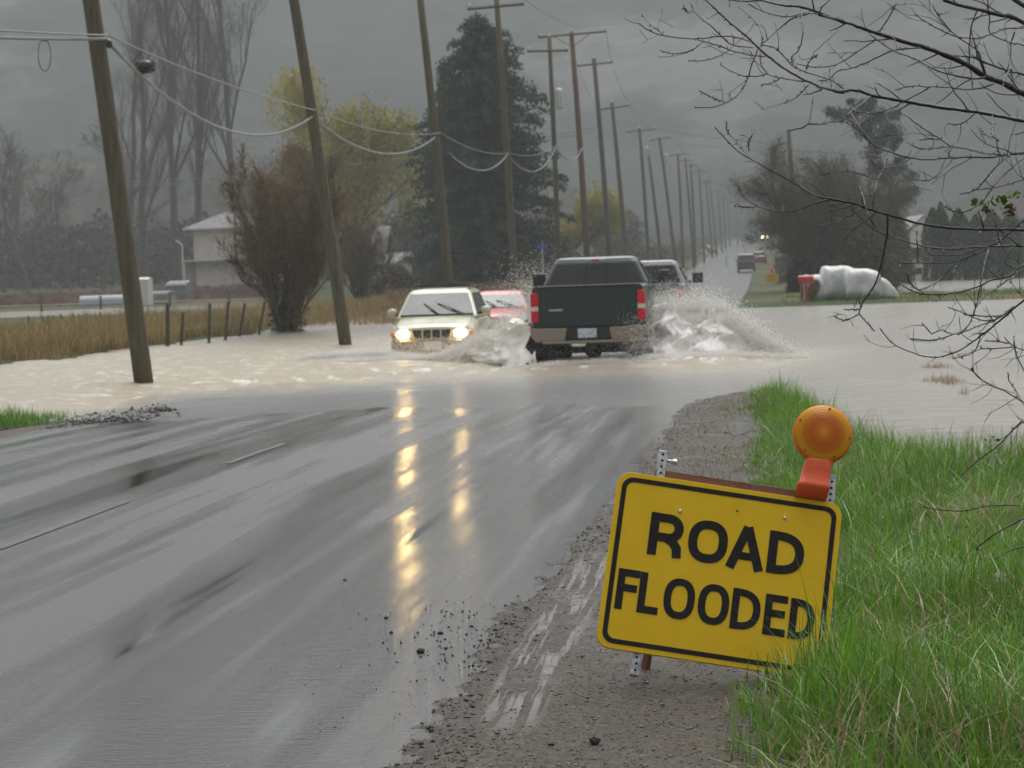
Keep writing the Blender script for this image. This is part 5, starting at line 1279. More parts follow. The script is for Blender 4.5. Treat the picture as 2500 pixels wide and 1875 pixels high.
def gable(name, loc, rz, w, d, hw, hr, wall, roofm, label, axis='x', over=.45, cat='house', windows=(), hip=False):
    root = empty(name, loc, rz, label, cat)
    MB().box((0, d / 2, hw / 2), (w, d, hw)).build('wall', wall, root)
    mb = MB(); a, b = w / 2 + over, over
    if hip:
        r_ = w * .22
        v = [(-a, -b, hw), (a, -b, hw), (a, d + b, hw), (-a, d + b, hw), (-r_, d / 2, hw + hr), (r_, d / 2, hw + hr)]
        v2 = [(x, y, z + .16) for x, y, z in v]
        mb.add(v2, [(0, 1, 5, 4), (1, 2, 5), (2, 3, 4, 5), (3, 0, 4)]); mb.add([(x, y, hw + .012) for x, y, z in v[:4]], [(3, 2, 1, 0)])
    elif axis == 'x':                      # ridge runs along x
        mb.extrude([(-b, hw), (d / 2, hw + hr), (d + b, hw), (d + b, hw + .15), (d / 2, hw + hr + .17), (-b, hw + .15)], -a, a, 'X')
        MB().extrude([(0, hw + .003), (d, hw + .003), (d / 2, hw + hr - .02)], -w / 2 + .003, w / 2 - .003, 'X').build('gable', wall, root)
    else:
        mb.extrude([(-a, hw), (0, hw + hr), (a, hw), (a, hw + .15), (0, hw + hr + .17), (-a, hw + .15)], -b, d + b, 'Y')
        MB().extrude([(-w / 2, hw + .003), (w / 2, hw + .003), (0, hw + hr - .02)], .003, d - .003, 'Y').build('gable', wall, root)
    mb.build('roof', roofm, root)
    MB().box((0, -b - .03, hw + .08), (2 * a, .06, .17)).build('gutter', trimw, root)
    for (x, z, ww, hh) in windows:
        f = MB().box((x, -.02, z), (ww + .16, .04, hh + .16)).build('window', trimw, root)
        MB().box((x, -.045, z), (ww, .02, hh)).build('pane', winm, f)
    return root
hp = put(590, 705, 238)
hs_ = gable('house', hp, R_(4), 8.7, 7.5, 6.0, 1.55, pinkw, roof_g, 'pinkish white two storey house with low hip roof half hidden by the brown bush', hip=True, over=1.0, windows=((2.6, 4.6, 1.3, 1.1), (2.6, 1.8, 1.4, 1.1)))
MB().box((-.2, -.75, 2.92), (10.6, 1.7, .14)).build('balcony', roof_g, hs_); MB().box((-.2, -1.63, 3.03), (10.6, .07, .14)).build('balcony_edge', trimw, hs_)
MB().box((-5.3, -1.3, 1.45), (.16, .16, 2.9)).build('porch_post', trimw, hs_)
MB().tube([(-4.42, -.06, 5.9), (-4.42, -.06, 3.1)], .09, 6).build('corner_pipe', trimw, hs_)
MB().box((-5.0, 1.2, 1.4), (1.3, 2.0, 2.8)).build('porch_wall', wallg, hs_)
lp = put(449, 705, 236); t_ = empty('lamp_post', lp, 0, 'thin white bent post standing left of the pink house', 'post')
MB().tube([(0, 0, 0), (0, 0, 4.5), (-.12, 0, 4.75), (-.62, 0, 5.1)], .075, 6).build('post', trimw, t_)
gable('house', put(874, 700, 208), R_(-3), 3.9, 6, 2.6, 2.9, wallg, roof_g, 'house with steep grey roof between the second pole and the third', windows=((.8, 1.6, .9, .9),))
gable('house', put(935, 700, 206), R_(-3), 3.1, 5, 2.3, .9, wallg, roof_g, 'low grey roofed wing with white gutter right of the steep grey roof', windows=((.2, 1.4, .8, .8),))
gable('shed', put(347, 704, 190), 0, .95, 1.5, 1.85, .15, trimw, trimw, 'narrow white shed showing right beside the thickest pole', over=.02, cat='shed')
gable('shed', put(430, 704, 196), 0, 1.6, 3, 1.35, .22, greyshed, greyshed, 'small blue grey shed just left of the pink house', over=.06, cat='shed')
gable('shed', put(385, 704, 192), 0, 1.5, 3, .75, .1, pmat('pale_green_panel', (.20, .22, .19), .6, .1), greyshed, 'low pale green lean-to between the white and the blue grey sheds', over=.04, cat='shed')
o = empty('polytunnel', put(255, 704, 194), R_(6), 'long low polytunnel with pale bluish sheet left of the thickest pole', 'polytunnel')
poly = [(1.0 * math.cos(a), .85 * math.sin(a)) for a in np.linspace(0, math.pi, 12)]
MB().extrude(poly, -1.9, 1.9, 'X').build('sheet', pmat('tunnel_sheet', (.20, .22, .26), .4, .15), o)
gh = gable('house', put(2258, 672, 188), R_(5), 3.4, 8, 3.3, 1.75, trimw, pmat('pale_roof', (.30, .30, .30), .8, .1), 'white gabled house showing between the olive bush and the thuja row', axis='y', over=.25, windows=((-.6, 2.3, .8, .8), (-.55, .9, .7, .5)))

# fence on the left bank
fence = [((409, 740), (408, 843)), ((447, 763), (441, 841)), ((512, 740), (509, 834)), ((557, 738), (549, 828)), ((598, 740), (583, 819)), ((647, 735), (630, 815))]
fl = ['tallest square fence post nearest the thickest pole', 'short fence post, second from the thickest pole', 'third upright fence post from the thickest pole', 'fourth fence post from the thickest pole, dark and slim', 'leaning fence post, fifth from the thickest pole', 'most slanted fence post next to the brown bush']
tops = []
for i, (tp, bp_) in enumerate(fence):
    b = G(bp_[0], bp_[1], .03); dist = (b - CAM).dot(_F); T = D(tp[0], tp[1], dist)
    t_ = empty('fence_post', b, 0, fl[i], 'fence post', 'fence posts on the left bank')
    mb = MB(); pts = [Vector((0, 0, -.2)) - (T - b) * .1, (T - b) * .5 + Vector((.01, 0, 0)), T - b]
    mb.tube(pts, [.062, .055, .05] if i == 0 else [.045, .04, .037], 7); mb.build('post', postm, t_); tops.append((b, T))
mb = MB()
for h_ in (.45, .85):
    for i in range(len(tops) - 1):
        mb.tube([tops[i][0].lerp(tops[i][1], h_), tops[i + 1][0].lerp(tops[i + 1][1], h_)], .005, 4)
tag(mb.build('fence_wire', wire_m), 'rusty wire strands strung along the fence posts on the left bank', 'fence wire')
for i, (x, y0, y1) in enumerate(((69, 772, 793), (104, 775, 795), (118, 778, 796), (130, 770, 794), (150, 766, 800), (179, 764, 796), (193, 771, 792), (210, 769, 793), (234, 767, 801), (246, 764, 800))):
    b = D(x, y1, 105); b.z = tz(b.x, b.y); T = D(x + 1, y0, 105)
    mb = MB(); h_ = max(.35, T.z - b.z) if True else 0
    mb.tube([(0, 0, -.1), (.02, 0, .5 * h_ * 1.0), (.0, 0, h_)], [.05, .045, .03], 6)
    o = mb.build('stake', postm); o.location = b
    tag(o, 'short dark brown stake standing in the dry grass before the white strip of water', 'stake', 'stakes in the left field')
o = empty('rail_fence', D(300, 742, 180), 0, 'low pale rail fence crossing the field under the bramble hedge', 'fence')
o.location.z = 0
mb = MB(); mb.tube([L3(o.location, D(-120, 752, 180)), L3(o.location, D(250, 740, 180)), L3(o.location, D(640, 729, 180))], .035, 4); mb.build('rail', pmat('pale_rail', (.36, .33, .28), .7, .1), o)
for x, y in ((101, 745), (246, 741), (415, 735), (560, 731)):
    q = D(x, y, 180); MB().box(tuple(L3(o.location, (q.x, q.y, (q.z + tz(q.x, q.y)) / 2 + .2))), (.14, .14, q.z - tz(q.x, q.y) + .7)).build('post', postm, o)

# wrapped bales
wrap, t, n, p = newmat('white_bale_wrap')
v = mapped(t, (1, 1, 1)); nz = N(t, 'ShaderNodeTexNoise', Scale=3.0, Detail=6.0, Roughness=.6); t.links.new(v, nz.inputs['Vector'])
r = ramp(t, nz.outputs['Fac'], [(.3, (.42, .43, .43)), (.6, (.60, .61, .61))]); t.links.new(r.outputs[0], p.inputs['Base Color']); p.inputs['Roughness'].default_value = .32
w_ = mapped(t, (7, 7, 1.2)); n2 = N(t, 'ShaderNodeTexNoise', Scale=2.0, Detail=5.0); t.links.new(w_, n2.inputs['Vector'])
b_ = N(t, 'ShaderNodeBump', Strength=.6, Distance=.05); t.links.new(n2.outputs['Fac'], b_.inputs['Height']); t.links.new(b_.outputs[0], p.inputs['Normal'])
haym = pmat('wet_hay', (.13, .085, .035), .9, .5, 8, .8, 30)
def bale(px0, px1, py_top, label, open_=False, droop=0.0, seed=0, d=97.0, flat=1.0):
    s = 6000 / d; py_b = 738 - (px0 - 1960) * .035; a = D(px0, py_b, d); b = D(px1, py_b, d); L = (px1 - px0) / s; Hh = (py_b - py_top) / s + .12
    loc = Vector(((a.x + b.x) / 2, (a.y + b.y) / 2, tz(a.x, a.y) - .06)); root = empty('wrapped_bale', loc, YAW * 0 + R_(4), label, 'hay bale', 'white wrapped bales by the flood')
    rg = np.random.default_rng(seed); rings = []; R = Hh / 2; nn = 30; m_ = 12
    for i in range(m_ + 1):
        q = i / m_; x = (q - .5) * L; e = (1 - abs(2 * q - 1) ** 7) ** .5 if True else 1; e = max(e, .0)
        rr = R * (.72 + .28 * e) * (1 - droop * q ** 2); ring = []
        if i in (0, m_): rr *= .93
        for k in range(nn):
            a_ = 2 * math.pi * k / nn; wob = 1 + .05 * math.sin(a_ * 3 + i * .9 + seed) + .025 * rg.normal()
            ss = .72; cx_ = math.copysign(abs(math.cos(a_)) ** ss, math.cos(a_)); sz = math.copysign(abs(math.sin(a_)) ** ss, math.sin(a_))
            yy = cx_ * R * 1.02 * wob * (1 + (.18 if sz < -.3 else 0)); zz = rr + sz * rr * (1 + (wob - 1) * .5)
            ring.append((x + .05 * math.sin(a_ * 2 + seed), yy, zz))
        rings.append(ring)
    mb = MB(); mb.loft(rings); o = mb.build('wrap', wrap, root, smooth=True)
    if open_:
        mb = MB(); mb.lathe([(R * .02, -.06), (R * .78, -.04), (R * .86, .02)], 24, (-L / 2 - .0, -.1, R), 'X'); h = mb.build('hay_face', haym, root)
        h.rotation_euler = (0, 0, R_(0))
    return root
bale(1958, 2013, 677, 'leftmost low white bale, torn open and showing brown hay', True, .0, 1)
bale(2004, 2096, 655, 'tallest white wrapped bale with a rusty stained top corner', False, .06, 2, 97.3)
bale(2062, 2150, 661, 'white wrapped bale second from the right with slumped plastic folds', False, .10, 3, 96.2)
bale(2138, 2190, 680, 'rightmost drooping white bale ending in loose plastic at the grass', False, .75, 4, 96.4)
hf = D(1985, 706, 96.2); mb = MB(); ellipsoid(mb, (0, 0, 0), (.24, .10, .42), 16, 10, Matrix.Rotation(R_(25), 3, 'Y')); o = mb.build('hay_spill', haym, smooth=True); o.location = hf
tag(o, 'brown patch of wet hay bulging from the torn left bale', 'hay')
# red newspaper box / mailbox
redm = pmat('red_enamel', (.45, .02, .03), .35, .1)
d = 95.5; q = D(1969, 735, d); z0 = tz(q.x, q.y)
t_ = empty('mailbox', (q.x, q.y, z0), R_(4), 'bright red mailbox on a red post before the torn bale', 'mailbox')
hh = D(1969, 692, d).z - z0
MB().box((0, 0, hh / 2), (.10, .10, hh)).build('post', redm, t_)
mb = MB(); mb.extrude([(-.16, 0), (.16, 0), (.16, .20)] + [(.16 * math.cos(a), .20 + .12 * math.sin(a)) for a in np.linspace(.2, 2.94, 9)] + [(-.16, .20)], -.29, .29, 'X'); bx_ = mb.build('box', redm, t_, bevel=.01); bx_.location.z = hh
MB().box((-.3, 0, hh + .15), (.02, .26, .22)).build('door', pmat('dark_red', (.16, .012, .015), .4, .1), t_)
q = D(1995, 690, 99); mb = MB(); mb.tube([(0, 0, -.1), (0, 0, 1.0)], .03, 6); o = mb.build('marker_stake', trimw); o.location = (q.x, q.y, tz(q.x, q.y)); tag(o, 'thin pale marker stake behind the torn bale', 'stake')

# far warning signs on the right verge
def far_sign(px, py, d, w, h, label, diamond=False, beac=True):
    q = D(px, py, d); z0 = tz(q.x, q.y); t_ = empty('far_road_sign', (q.x, q.y, z0), 0, label, 'road sign', 'far warning signs on the right verge')
    zc = q.z - z0; mb = MB()
    if diamond: mb.extrude([(0, zc - h / 2), (w / 2, zc), (0, zc + h / 2), (-w / 2, zc)], 0, .02)
    else: mb.extrude([(x, z + zc) for x, z in rrect(w, h, .08)], 0, .02)
    pn = mb.build('sign_panel', yel if not diamond else orange, t_)
    if not diamond:
        mb = MB()
        for zz in (.12, -.12):
            for k in range(-3, 4): mb.box((k * .10, -.006, zc + zz), (.05, .008, .13))
        mb.build('lettering', blk, pn)
    mb = MB()
    for s in (-1, 1): mb.tube([(s * w * .32, .03, -.1), (s * w * .32, .03, zc + h / 2)], .02, 4)
    mb.build('leg', galv2, t_)
    if beac:
        mb = MB(); mb.lathe([(.02, -.03), (.1, -.03), (.11, 0), (.1, .03), (.02, .03)], 16, (0, 0, zc + h / 2 + .26), 'Y'); mb.box((0, 0, zc + h / 2 + .08), (.12, .06, .18)); mb.build('warning_beacon', orange, t_)
far_sign(1885, 679, 176, .92, .62, 'small far yellow sign with orange beacon on the right verge beyond the flood')
far_sign(1894, 650, 205, .75, .62, 'faint orange diamond sign just beyond the far yellow sign', True, False)
# blue street name sign and the back of a diamond sign
blue = pmat('street_sign_blue', (.05, .12, .42), .4, .05)
q = D(1324, 602, 128); z0 = tz(q.x, q.y); t_ = empty('street_sign', (q.x, q.y, z0), 0, 'small blue street name sign on a post above the dark green truck', 'street sign')
zc = q.z - z0; MB().tube([(0, 0, 0), (0, 0, zc + .2)], .035, 6).build('post', galv, t_); MB().box((0, -.04, zc), (.50, .02, .18)).build('name_plate', blue, t_, bevel=.004)
MB().box((0, 0, zc + .22), (.02, .42, .15)).build('name_plate', blue, t_)
q = D(1429, 611, 152); z0 = tz(q.x, q.y); t_ = empty('diamond_sign', (q.x, q.y, z0), 0, 'pale diamond sign seen half behind the reddish brown pole', 'road sign')
zc = q.z - z0; MB().extrude([(0, zc - .60), (.60, zc), (0, zc + .60), (-.60, zc)], 0, .015).build('sign_panel', pmat('bare_sign_back', (.50, .51, .49), .5, .05), t_, bevel=.01); MB().tube([(0, .04, 0), (0, .04, zc + .3)], .04, 6).build('post', galv, t_)
q = D(1357, 600, 125); mb = MB(); mb.tube([(0, 0, 0), (0, 0, q.z - tz(q.x, q.y) + .6)], .03, 6); o = mb.build('marker_post', galv); o.location = (q.x, q.y, tz(q.x, q.y)); tag(o, 'thin pale metal post left of the slim transformer pole', 'post')
for i, (px, py, lb) in enumerate(((1773, 612, 'pale reflector post under the far row of poles, left one'), (1809, 606, 'pale reflector post under the far row of poles, right one'))):
    q = D(px, py, 300); mb = MB(); mb.box((0, 0, .5), (.18, .1, 1.6)); o = mb.build('reflector_post', trimw); o.location = (q.x, q.y, tz(q.x, q.y)); tag(o, lb, 'post', 'reflector posts on the far verge')

# ================================================================ LOOSE STUFF ON THE GROUND
stone_m = attrmat('loose_stones', .6, .3)
def stones(name, P, R, tint, label, cat, seed=0):
    rg = np.random.default_rng(seed); n = len(P)
    base = np.array([(1, 0, 0), (-1, 0, 0), (0, 1, 0), (0, -1, 0), (0, 0, 1), (0, 0, -1)], float); F0 = np.array([(0, 2, 4), (2, 1, 4), (1, 3, 4), (3, 0, 4), (2, 0, 5), (1, 2, 5), (3, 1, 5), (0, 3, 5)])
    V = base[None] * rg.uniform(.6, 1.2, (n, 6, 3)) * R[:, None, None] * np.array([1.1, 1.1, .7]); a = rg.random(n) * 6.28; c, s = np.cos(a)[:, None], np.sin(a)[:, None]
    X = V[..., 0] * c - V[..., 1] * s; Y = V[..., 0] * s + V[..., 1] * c; V = np.stack([X, Y, V[..., 2]], -1) + P[:, None]
    F = (np.arange(n) * 6)[:, None, None] + F0[None]
    o = np_mesh(name, V.reshape(-1, 3), F.reshape(-1, 3), stone_m, tint=np.repeat(tint, 6, axis=0)); tag(o, label, cat, kind='stuff'); return o
rg = np.random.default_rng(9)
P = []; R = []
for k in range(230):
    px = 1130 + rg.normal() * 110; py = 1545 + rg.normal() * 55 + (1130 - px) * -.10; q = G(px, py, .09)
    if RX0 < q.x < RX1 + .1: P.append((q.x, q.y, float(rz(np.array(q.x), np.array(q.y))) + .003)); R.append(rg.uniform(.0025, .008) * (2.0 if rg.random() < .06 else 1))
for k in range(50):
    px = rg.uniform(650, 1150); py = rg.uniform(1560, 1800); q = G(px, py, .09); P.append((q.x, q.y, float(rz(np.array(q.x), np.array(q.y))) + .002)); R.append(rg.uniform(.002, .005))
stones('scattered_gravel', np.array(P), np.array(R), tints(len(P), (.012, .011, .01), (.05, .045, .04), rg), 'loose dark stones strewn on the wet asphalt left of the sign', 'gravel', 3)
n = 26000; Yg = 6.2 + 26 * rg.random(n) ** 1.6; Xg = redge(Yg) - .12 + (1.15 + .1 * 0) * rg.random(n) * np.where(Yg < 14, 1.15, 1); P = np.stack([Xg, Yg, terrain_z(Xg, Yg) + .001 + (fbm(Xg * 9, Yg * 9, 3, 9) - .5) * .02], 1)
_k = ~((Xg > -1.06) & (Xg < -.80) & (Yg > 8.2) & (Yg < 13.4) & (rg.random(n) < .8)); Xg, Yg, P = Xg[_k], Yg[_k], P[_k]; n = len(Xg)
edgeb = np.clip(1.5 - (Xg - redge(Yg) + .1) * 3.0, .35, 1.3); R = (.0022 + rg.exponential(.0022, n)).clip(0, .014) * (.8 + .3 * edgeb)
dark = np.clip((Xg - redge(Yg) - .02) * 3.2, 0, 1)[:, None]; tn = tints(n, (.02, .018, .016), (.07, .062, .055), rg) * (1 - dark) + tints(n, (.06, .05, .042), (.20, .17, .14), rg) * dark
stones('shoulder_gravel', P, R, tn, 'wet gravel of the shoulder under the sign', 'gravel', 4)
for (px, py, r_) in ((1027, 1588, .018), (1452, 1805, .020), (1345, 1815, .012)):
    q = G(px, py, .08); z_ = max(float(rz(np.array(q.x), np.array(q.y))), tz(q.x, q.y)); mb = MB(); ellipsoid(mb, (0, 0, 0), (r_, r_ * .8, r_ * .7), 8, 6); o = mb.build('stone', pmat('dark_stone', (.03, .028, .025), .7, .3)); o.location = (q.x, q.y, z_ + r_ * .5)
    for v_ in o.data.vertices: v_.co *= random.uniform(.85, 1.15)
    tag(o, {1027: 'lone dark stone on the wet asphalt left of the loose gravel', 1452: 'small dark stone on the shoulder below the sign', 1345: 'tiny dark stone on the shoulder near the asphalt edge'}[px], 'stone')
P = []; R = []
for k in range(2200):
    f = rg.random(); px = -40 + 460 * f + rg.normal() * 16; py = 1062 - 62 * f + rg.normal() * 7; q = G(px, py, .01); P.append((q.x, q.y, rg.uniform(-.012, .016))); R.append(rg.uniform(.008, .028) * (1.8 if rg.random() < .08 else 1))
stones('mud_clods', np.array(P), np.array(R), tints(len(P), (.008, .008, .007), (.032, .030, .026), rg), 'dark ridge of mud clods along the left road edge', 'mud', 5)
# crumpled paper in the grass
q = G(2443, 1455, .10); rgp = np.random.default_rng(77); mb = MB(); ellipsoid(mb, (0, 0, 0), (.032, .028, .036), 9, 7); o = mb.build('crumpled_paper', pmat('soggy_paper', (.50, .47, .45), .8, .1))
for v_ in o.data.vertices: v_.co *= rgp.uniform(.6, 1.3)
o.location = (q.x, q.y, tz(q.x, q.y) + .12); tag(o, 'small crumpled piece of white paper lying in the green grass', 'litter')

# ================================================================ SPRAY AND FOAM
foam_m, t, n_, p = newmat('foam'); p.inputs['Base Color'].default_value = (.66, .64, .58, 1)
v = mapped(t); nz = N(t, 'ShaderNodeTexNoise', Scale=5.0, Detail=8.0, Roughness=.7); t.links.new(v, nz.inputs['Vector'])
a = N(t, 'ShaderNodeAttribute', attribute_name='tint'); mu = N(t, 'ShaderNodeMix', data_type='RGBA', blend_type='MULTIPLY'); mu.inputs[0].default_value = 1
r = ramp(t, nz.outputs['Fac'], [(.3, (.93, .92, .88)), (.6, (1, 1, 1))]); t.links.new(a.outputs['Color'], mu.inputs[6]); t.links.new(r.outputs[0], mu.inputs[7]); t.links.new(mu.outputs[2], p.inputs['Base Color'])
p.inputs['Roughness'].default_value = .7; p.inputs['Specular IOR Level'].default_value = .3
p.inputs['Subsurface Weight'].default_value = .7; p.inputs['Subsurface Radius'].default_value = (.2, .2, .18)
b_ = N(t, 'ShaderNodeBump', Strength=.9, Distance=.05); t.links.new(nz.outputs['Fac'], b_.inputs['Height']); t.links.new(b_.outputs[0], p.inputs['Normal'])
drop_m = attrmat('spray_drops', .6, .2, .5)
WHT = np.array([.91, .90, .87]); BRN = np.array([.34, .285, .19])
def crest(name, label, xs_, h_, y_, thick, seed, brown=.3, mist=14000, mist_h=1.5, mist_sp=.16, jag=.35, dropr=(.004, .009), nx_=150, ny_=44, back=1.0):
    """a wall of thrown water: height h_(x) above the flood, centre line y_(x)"""
    rg = np.random.default_rng(seed); x0, x1 = xs_[0], xs_[-1]
    X = np.linspace(x0, x1, nx_)[None, :] + np.zeros((ny_, 1)); q = np.linspace(-1, 1, ny_)[:, None]
    Hx = np.interp(X, xs_, h_); Yc = np.interp(X, xs_, y_); th = thick * (.35 + .65 * Hx / max(h_))
    nse = fbm(X * 3.1 + seed, q * 2.5 + 7, 5, seed); top = Hx * (1 + jag * (fbm(X * 5 + 3, X * 0 + q, 4, seed + 5) - .5) * 2)
    Z = top * np.clip(1 - np.abs(q) ** 1.6, 0, 1) ** .75 * (.70 + .6 * nse) - .06
    Y = Yc + q * th * (1.1 - .4 * q) + (fbm(X * 2.2, q * 3 + Z * 3, 4, seed + 9) - .5) * th * .9; Xo = X + (fbm(X * 3 + 11, q * 3 + Z * 4, 4, seed + 2) - .5) * .35
    nx = nx_; i = np.arange(nx - 1)[None, :] + nx * np.arange(ny_ - 1)[:, None]
    bl = np.clip(1 - Z / (.28 + .0 * Z), 0, 1) * brown * np.clip(nse * 2.2 - .4, 0, 1); T = WHT[None, None] * (1 - bl[..., None]) + BRN[None, None] * bl[..., None]
    root = empty(name, (float((x0 + x1) / 2), float(np.mean(y_)), 0), 0); off = np.array(root.location)
    tag(root, label, 'splash', kind='stuff')
    np_mesh('sheet', np.stack([Xo, Y, Z], -1).reshape(-1, 3) - off, np.stack([i, i + 1, i + 1 + nx, i + nx], -1).reshape(-1, 4), foam_m, root, smooth=True, tint=T.reshape(-1, 3))
    n = int(mist * 2.6); x = rg.uniform(x0, x1, n); hx = np.interp(x, xs_, h_); n_top = rg.random(n) < .84
    z = np.where(n_top, hx * (1 + rg.exponential(.10 * mist_h, n) - .14), hx * rg.random(n) * 1.0)
    y = np.interp(x, xs_, y_) - np.where(n_top, 0, thick * .75 * (1 - z / (hx + .01))) + rg.normal(size=n) * thick * .35; cl = vnoise(x * 4, z * 6, seed) > .18
    P = np.stack([x + rg.normal(size=n) * mist_sp, y, z + rg.normal(size=n) * .02], 1)[cl]; P = P[P[:, 2] > -.02]; n = len(P)
    drops(root, P - off, rg.uniform(*dropr, n) * np.clip(1.3 - P[:, 2] / (max(h_) * 1.6), .35, 1), rg)
    return root
def drops(root, P, R, rg, m=None, nm='drops'):
    n = len(P); base = np.array([(1, 1, 1), (1, -1, -1), (-1, 1, -1), (-1, -1, 1)], float) * .75
    V = base[None] * R[:, None, None] * rg.uniform(.5, 1.4, (n, 4, 3)) * np.array([1.7, 1, 1]) + P[:, None]
    F = (np.arange(n) * 4)[:, None, None] + np.array([(0, 1, 2), (0, 3, 1), (0, 2, 3), (1, 3, 2)])[None]
    return np_mesh(nm, V.reshape(-1, 3), F.reshape(-1, 3), m or drop_m, root, tint=np.tile(WHT[None] * 1.06, (n * 4, 1)))
crest('spray', 'high white plume thrown up on the right side of the dark green truck', dropr=(.005, .012), xs_=[-2.02, -1.9, -1.6, -1.3, -1.0, -.75, -.5, -.2, .1, .35], h_=[.50, .92, 1.08, 1.02, 1.04, .90, .66, .40, .20, .05], y_=[43.2, 43.3, 43.0, 43.2, 43.4, 43.4, 43.5, 43.4, 43.5, 43.6], thick=.75, seed=11, brown=.12, mist=10000, mist_h=1.2)
crest('spray', 'low foam skirt along the foot of the right hand plume', [-2.3, -1.9, -1.2, -.5, .1, .6], [.06, .16, .15, .13, .07, .02], [41.4, 41.7, 42.0, 42.0, 42.2, 42.4], .5, 12, .5, 4500, 1.0, .1)
crest('spray', 'wall of brown white water between the cream car and the dark green truck', [-8.7, -8.0, -7.2, -6.5, -5.9, -5.4, -4.9, -4.5, -4.2, -4.02], [.02, .03, .04, .05, .12, .30, .58, .80, .88, .78], [47.6, 47.6, 47.6, 47.5, 46.6, 45.4, 44.2, 43.4, 43.0, 42.8], .65, 13, .6, 18000, 1.3)
crest('spray', 'white bow foam left of the cream car', [-9.3, -8.9, -8.3, -7.8, -7.3, -6.9], [.02, .10, .16, .17, .09, .03], [48.4, 48.2, 48.1, 48.2, 48.3, 48.4], .55, 14, .35, 9000, 1.8)
crest('spray', 'jagged line of foam churned up under the dark green truck', [-4.3, -3.9, -3.5, -3.3, -3.0, -2.6, -2.3, -2.0, -1.8], [.02, .03, .09, .07, .08, .11, .06, .04, .02], [41.0, 41.2, 41.3, 41.5, 41.5, 41.4, 41.5, 41.5, 41.6], .36, 15, .5, 6000, 1.5, .08)
# loose mist behind and under
rg = np.random.default_rng(16)
for (lb, n, c0, sg) in (('thin spray drifting behind the left flank of the dark green truck', 9000, (-4.35, 47.5, .95), (.35, .8, .40)), ('spray under the rear axle of the dark green truck', 3600, (-2.9, 42.6, .30), (.55, .4, .16)),
                        ('spray at the right rear wheel of the dark green truck', 3600, (-2.15, 42.0, .40), (.16, .3, .22)), ('reddish spray before the bumper of the cream car', 2600, (-6.6, 48.6, .18), (.62, .3, .13)), ('fine spray beside the grey truck', 2600, (-1.55, 49.5, .55), (.3, 1.2, .22))):
    P = rg.normal(size=(n, 3)) * np.array(sg); root = empty('mist', c0, 0); tag(root, lb, 'spray', kind='stuff')
    P = P[P[:, 2] + c0[2] > 0]; drops(root, P, rg.uniform(.003, .0065, len(P)), rg)
# ================================================================ THE BARE TREE OVERHANGING FROM THE RIGHT
wetbark, t, n, p = newmat('wet_dark_bark')
v = mapped(t); nz = N(t, 'ShaderNodeTexNoise', Scale=18.0, Detail=5.0); t.links.new(v, nz.inputs['Vector'])
r = ramp(t, nz.outputs['Fac'], [(.35, (.008, .005, .005)), (.6, (.018, .011, .011)), (.75, (.018, .019, .012))]); t.links.new(r.outputs[0], p.inputs['Base Color']); p.inputs['Roughness'].default_value = .45
OR = {'A': (1560, 0), 'B': (2000, 0), 'C': (2000, 375), 'D': (2000, 750), 'E': (2000, 1125), 'F': (1560, 250)}
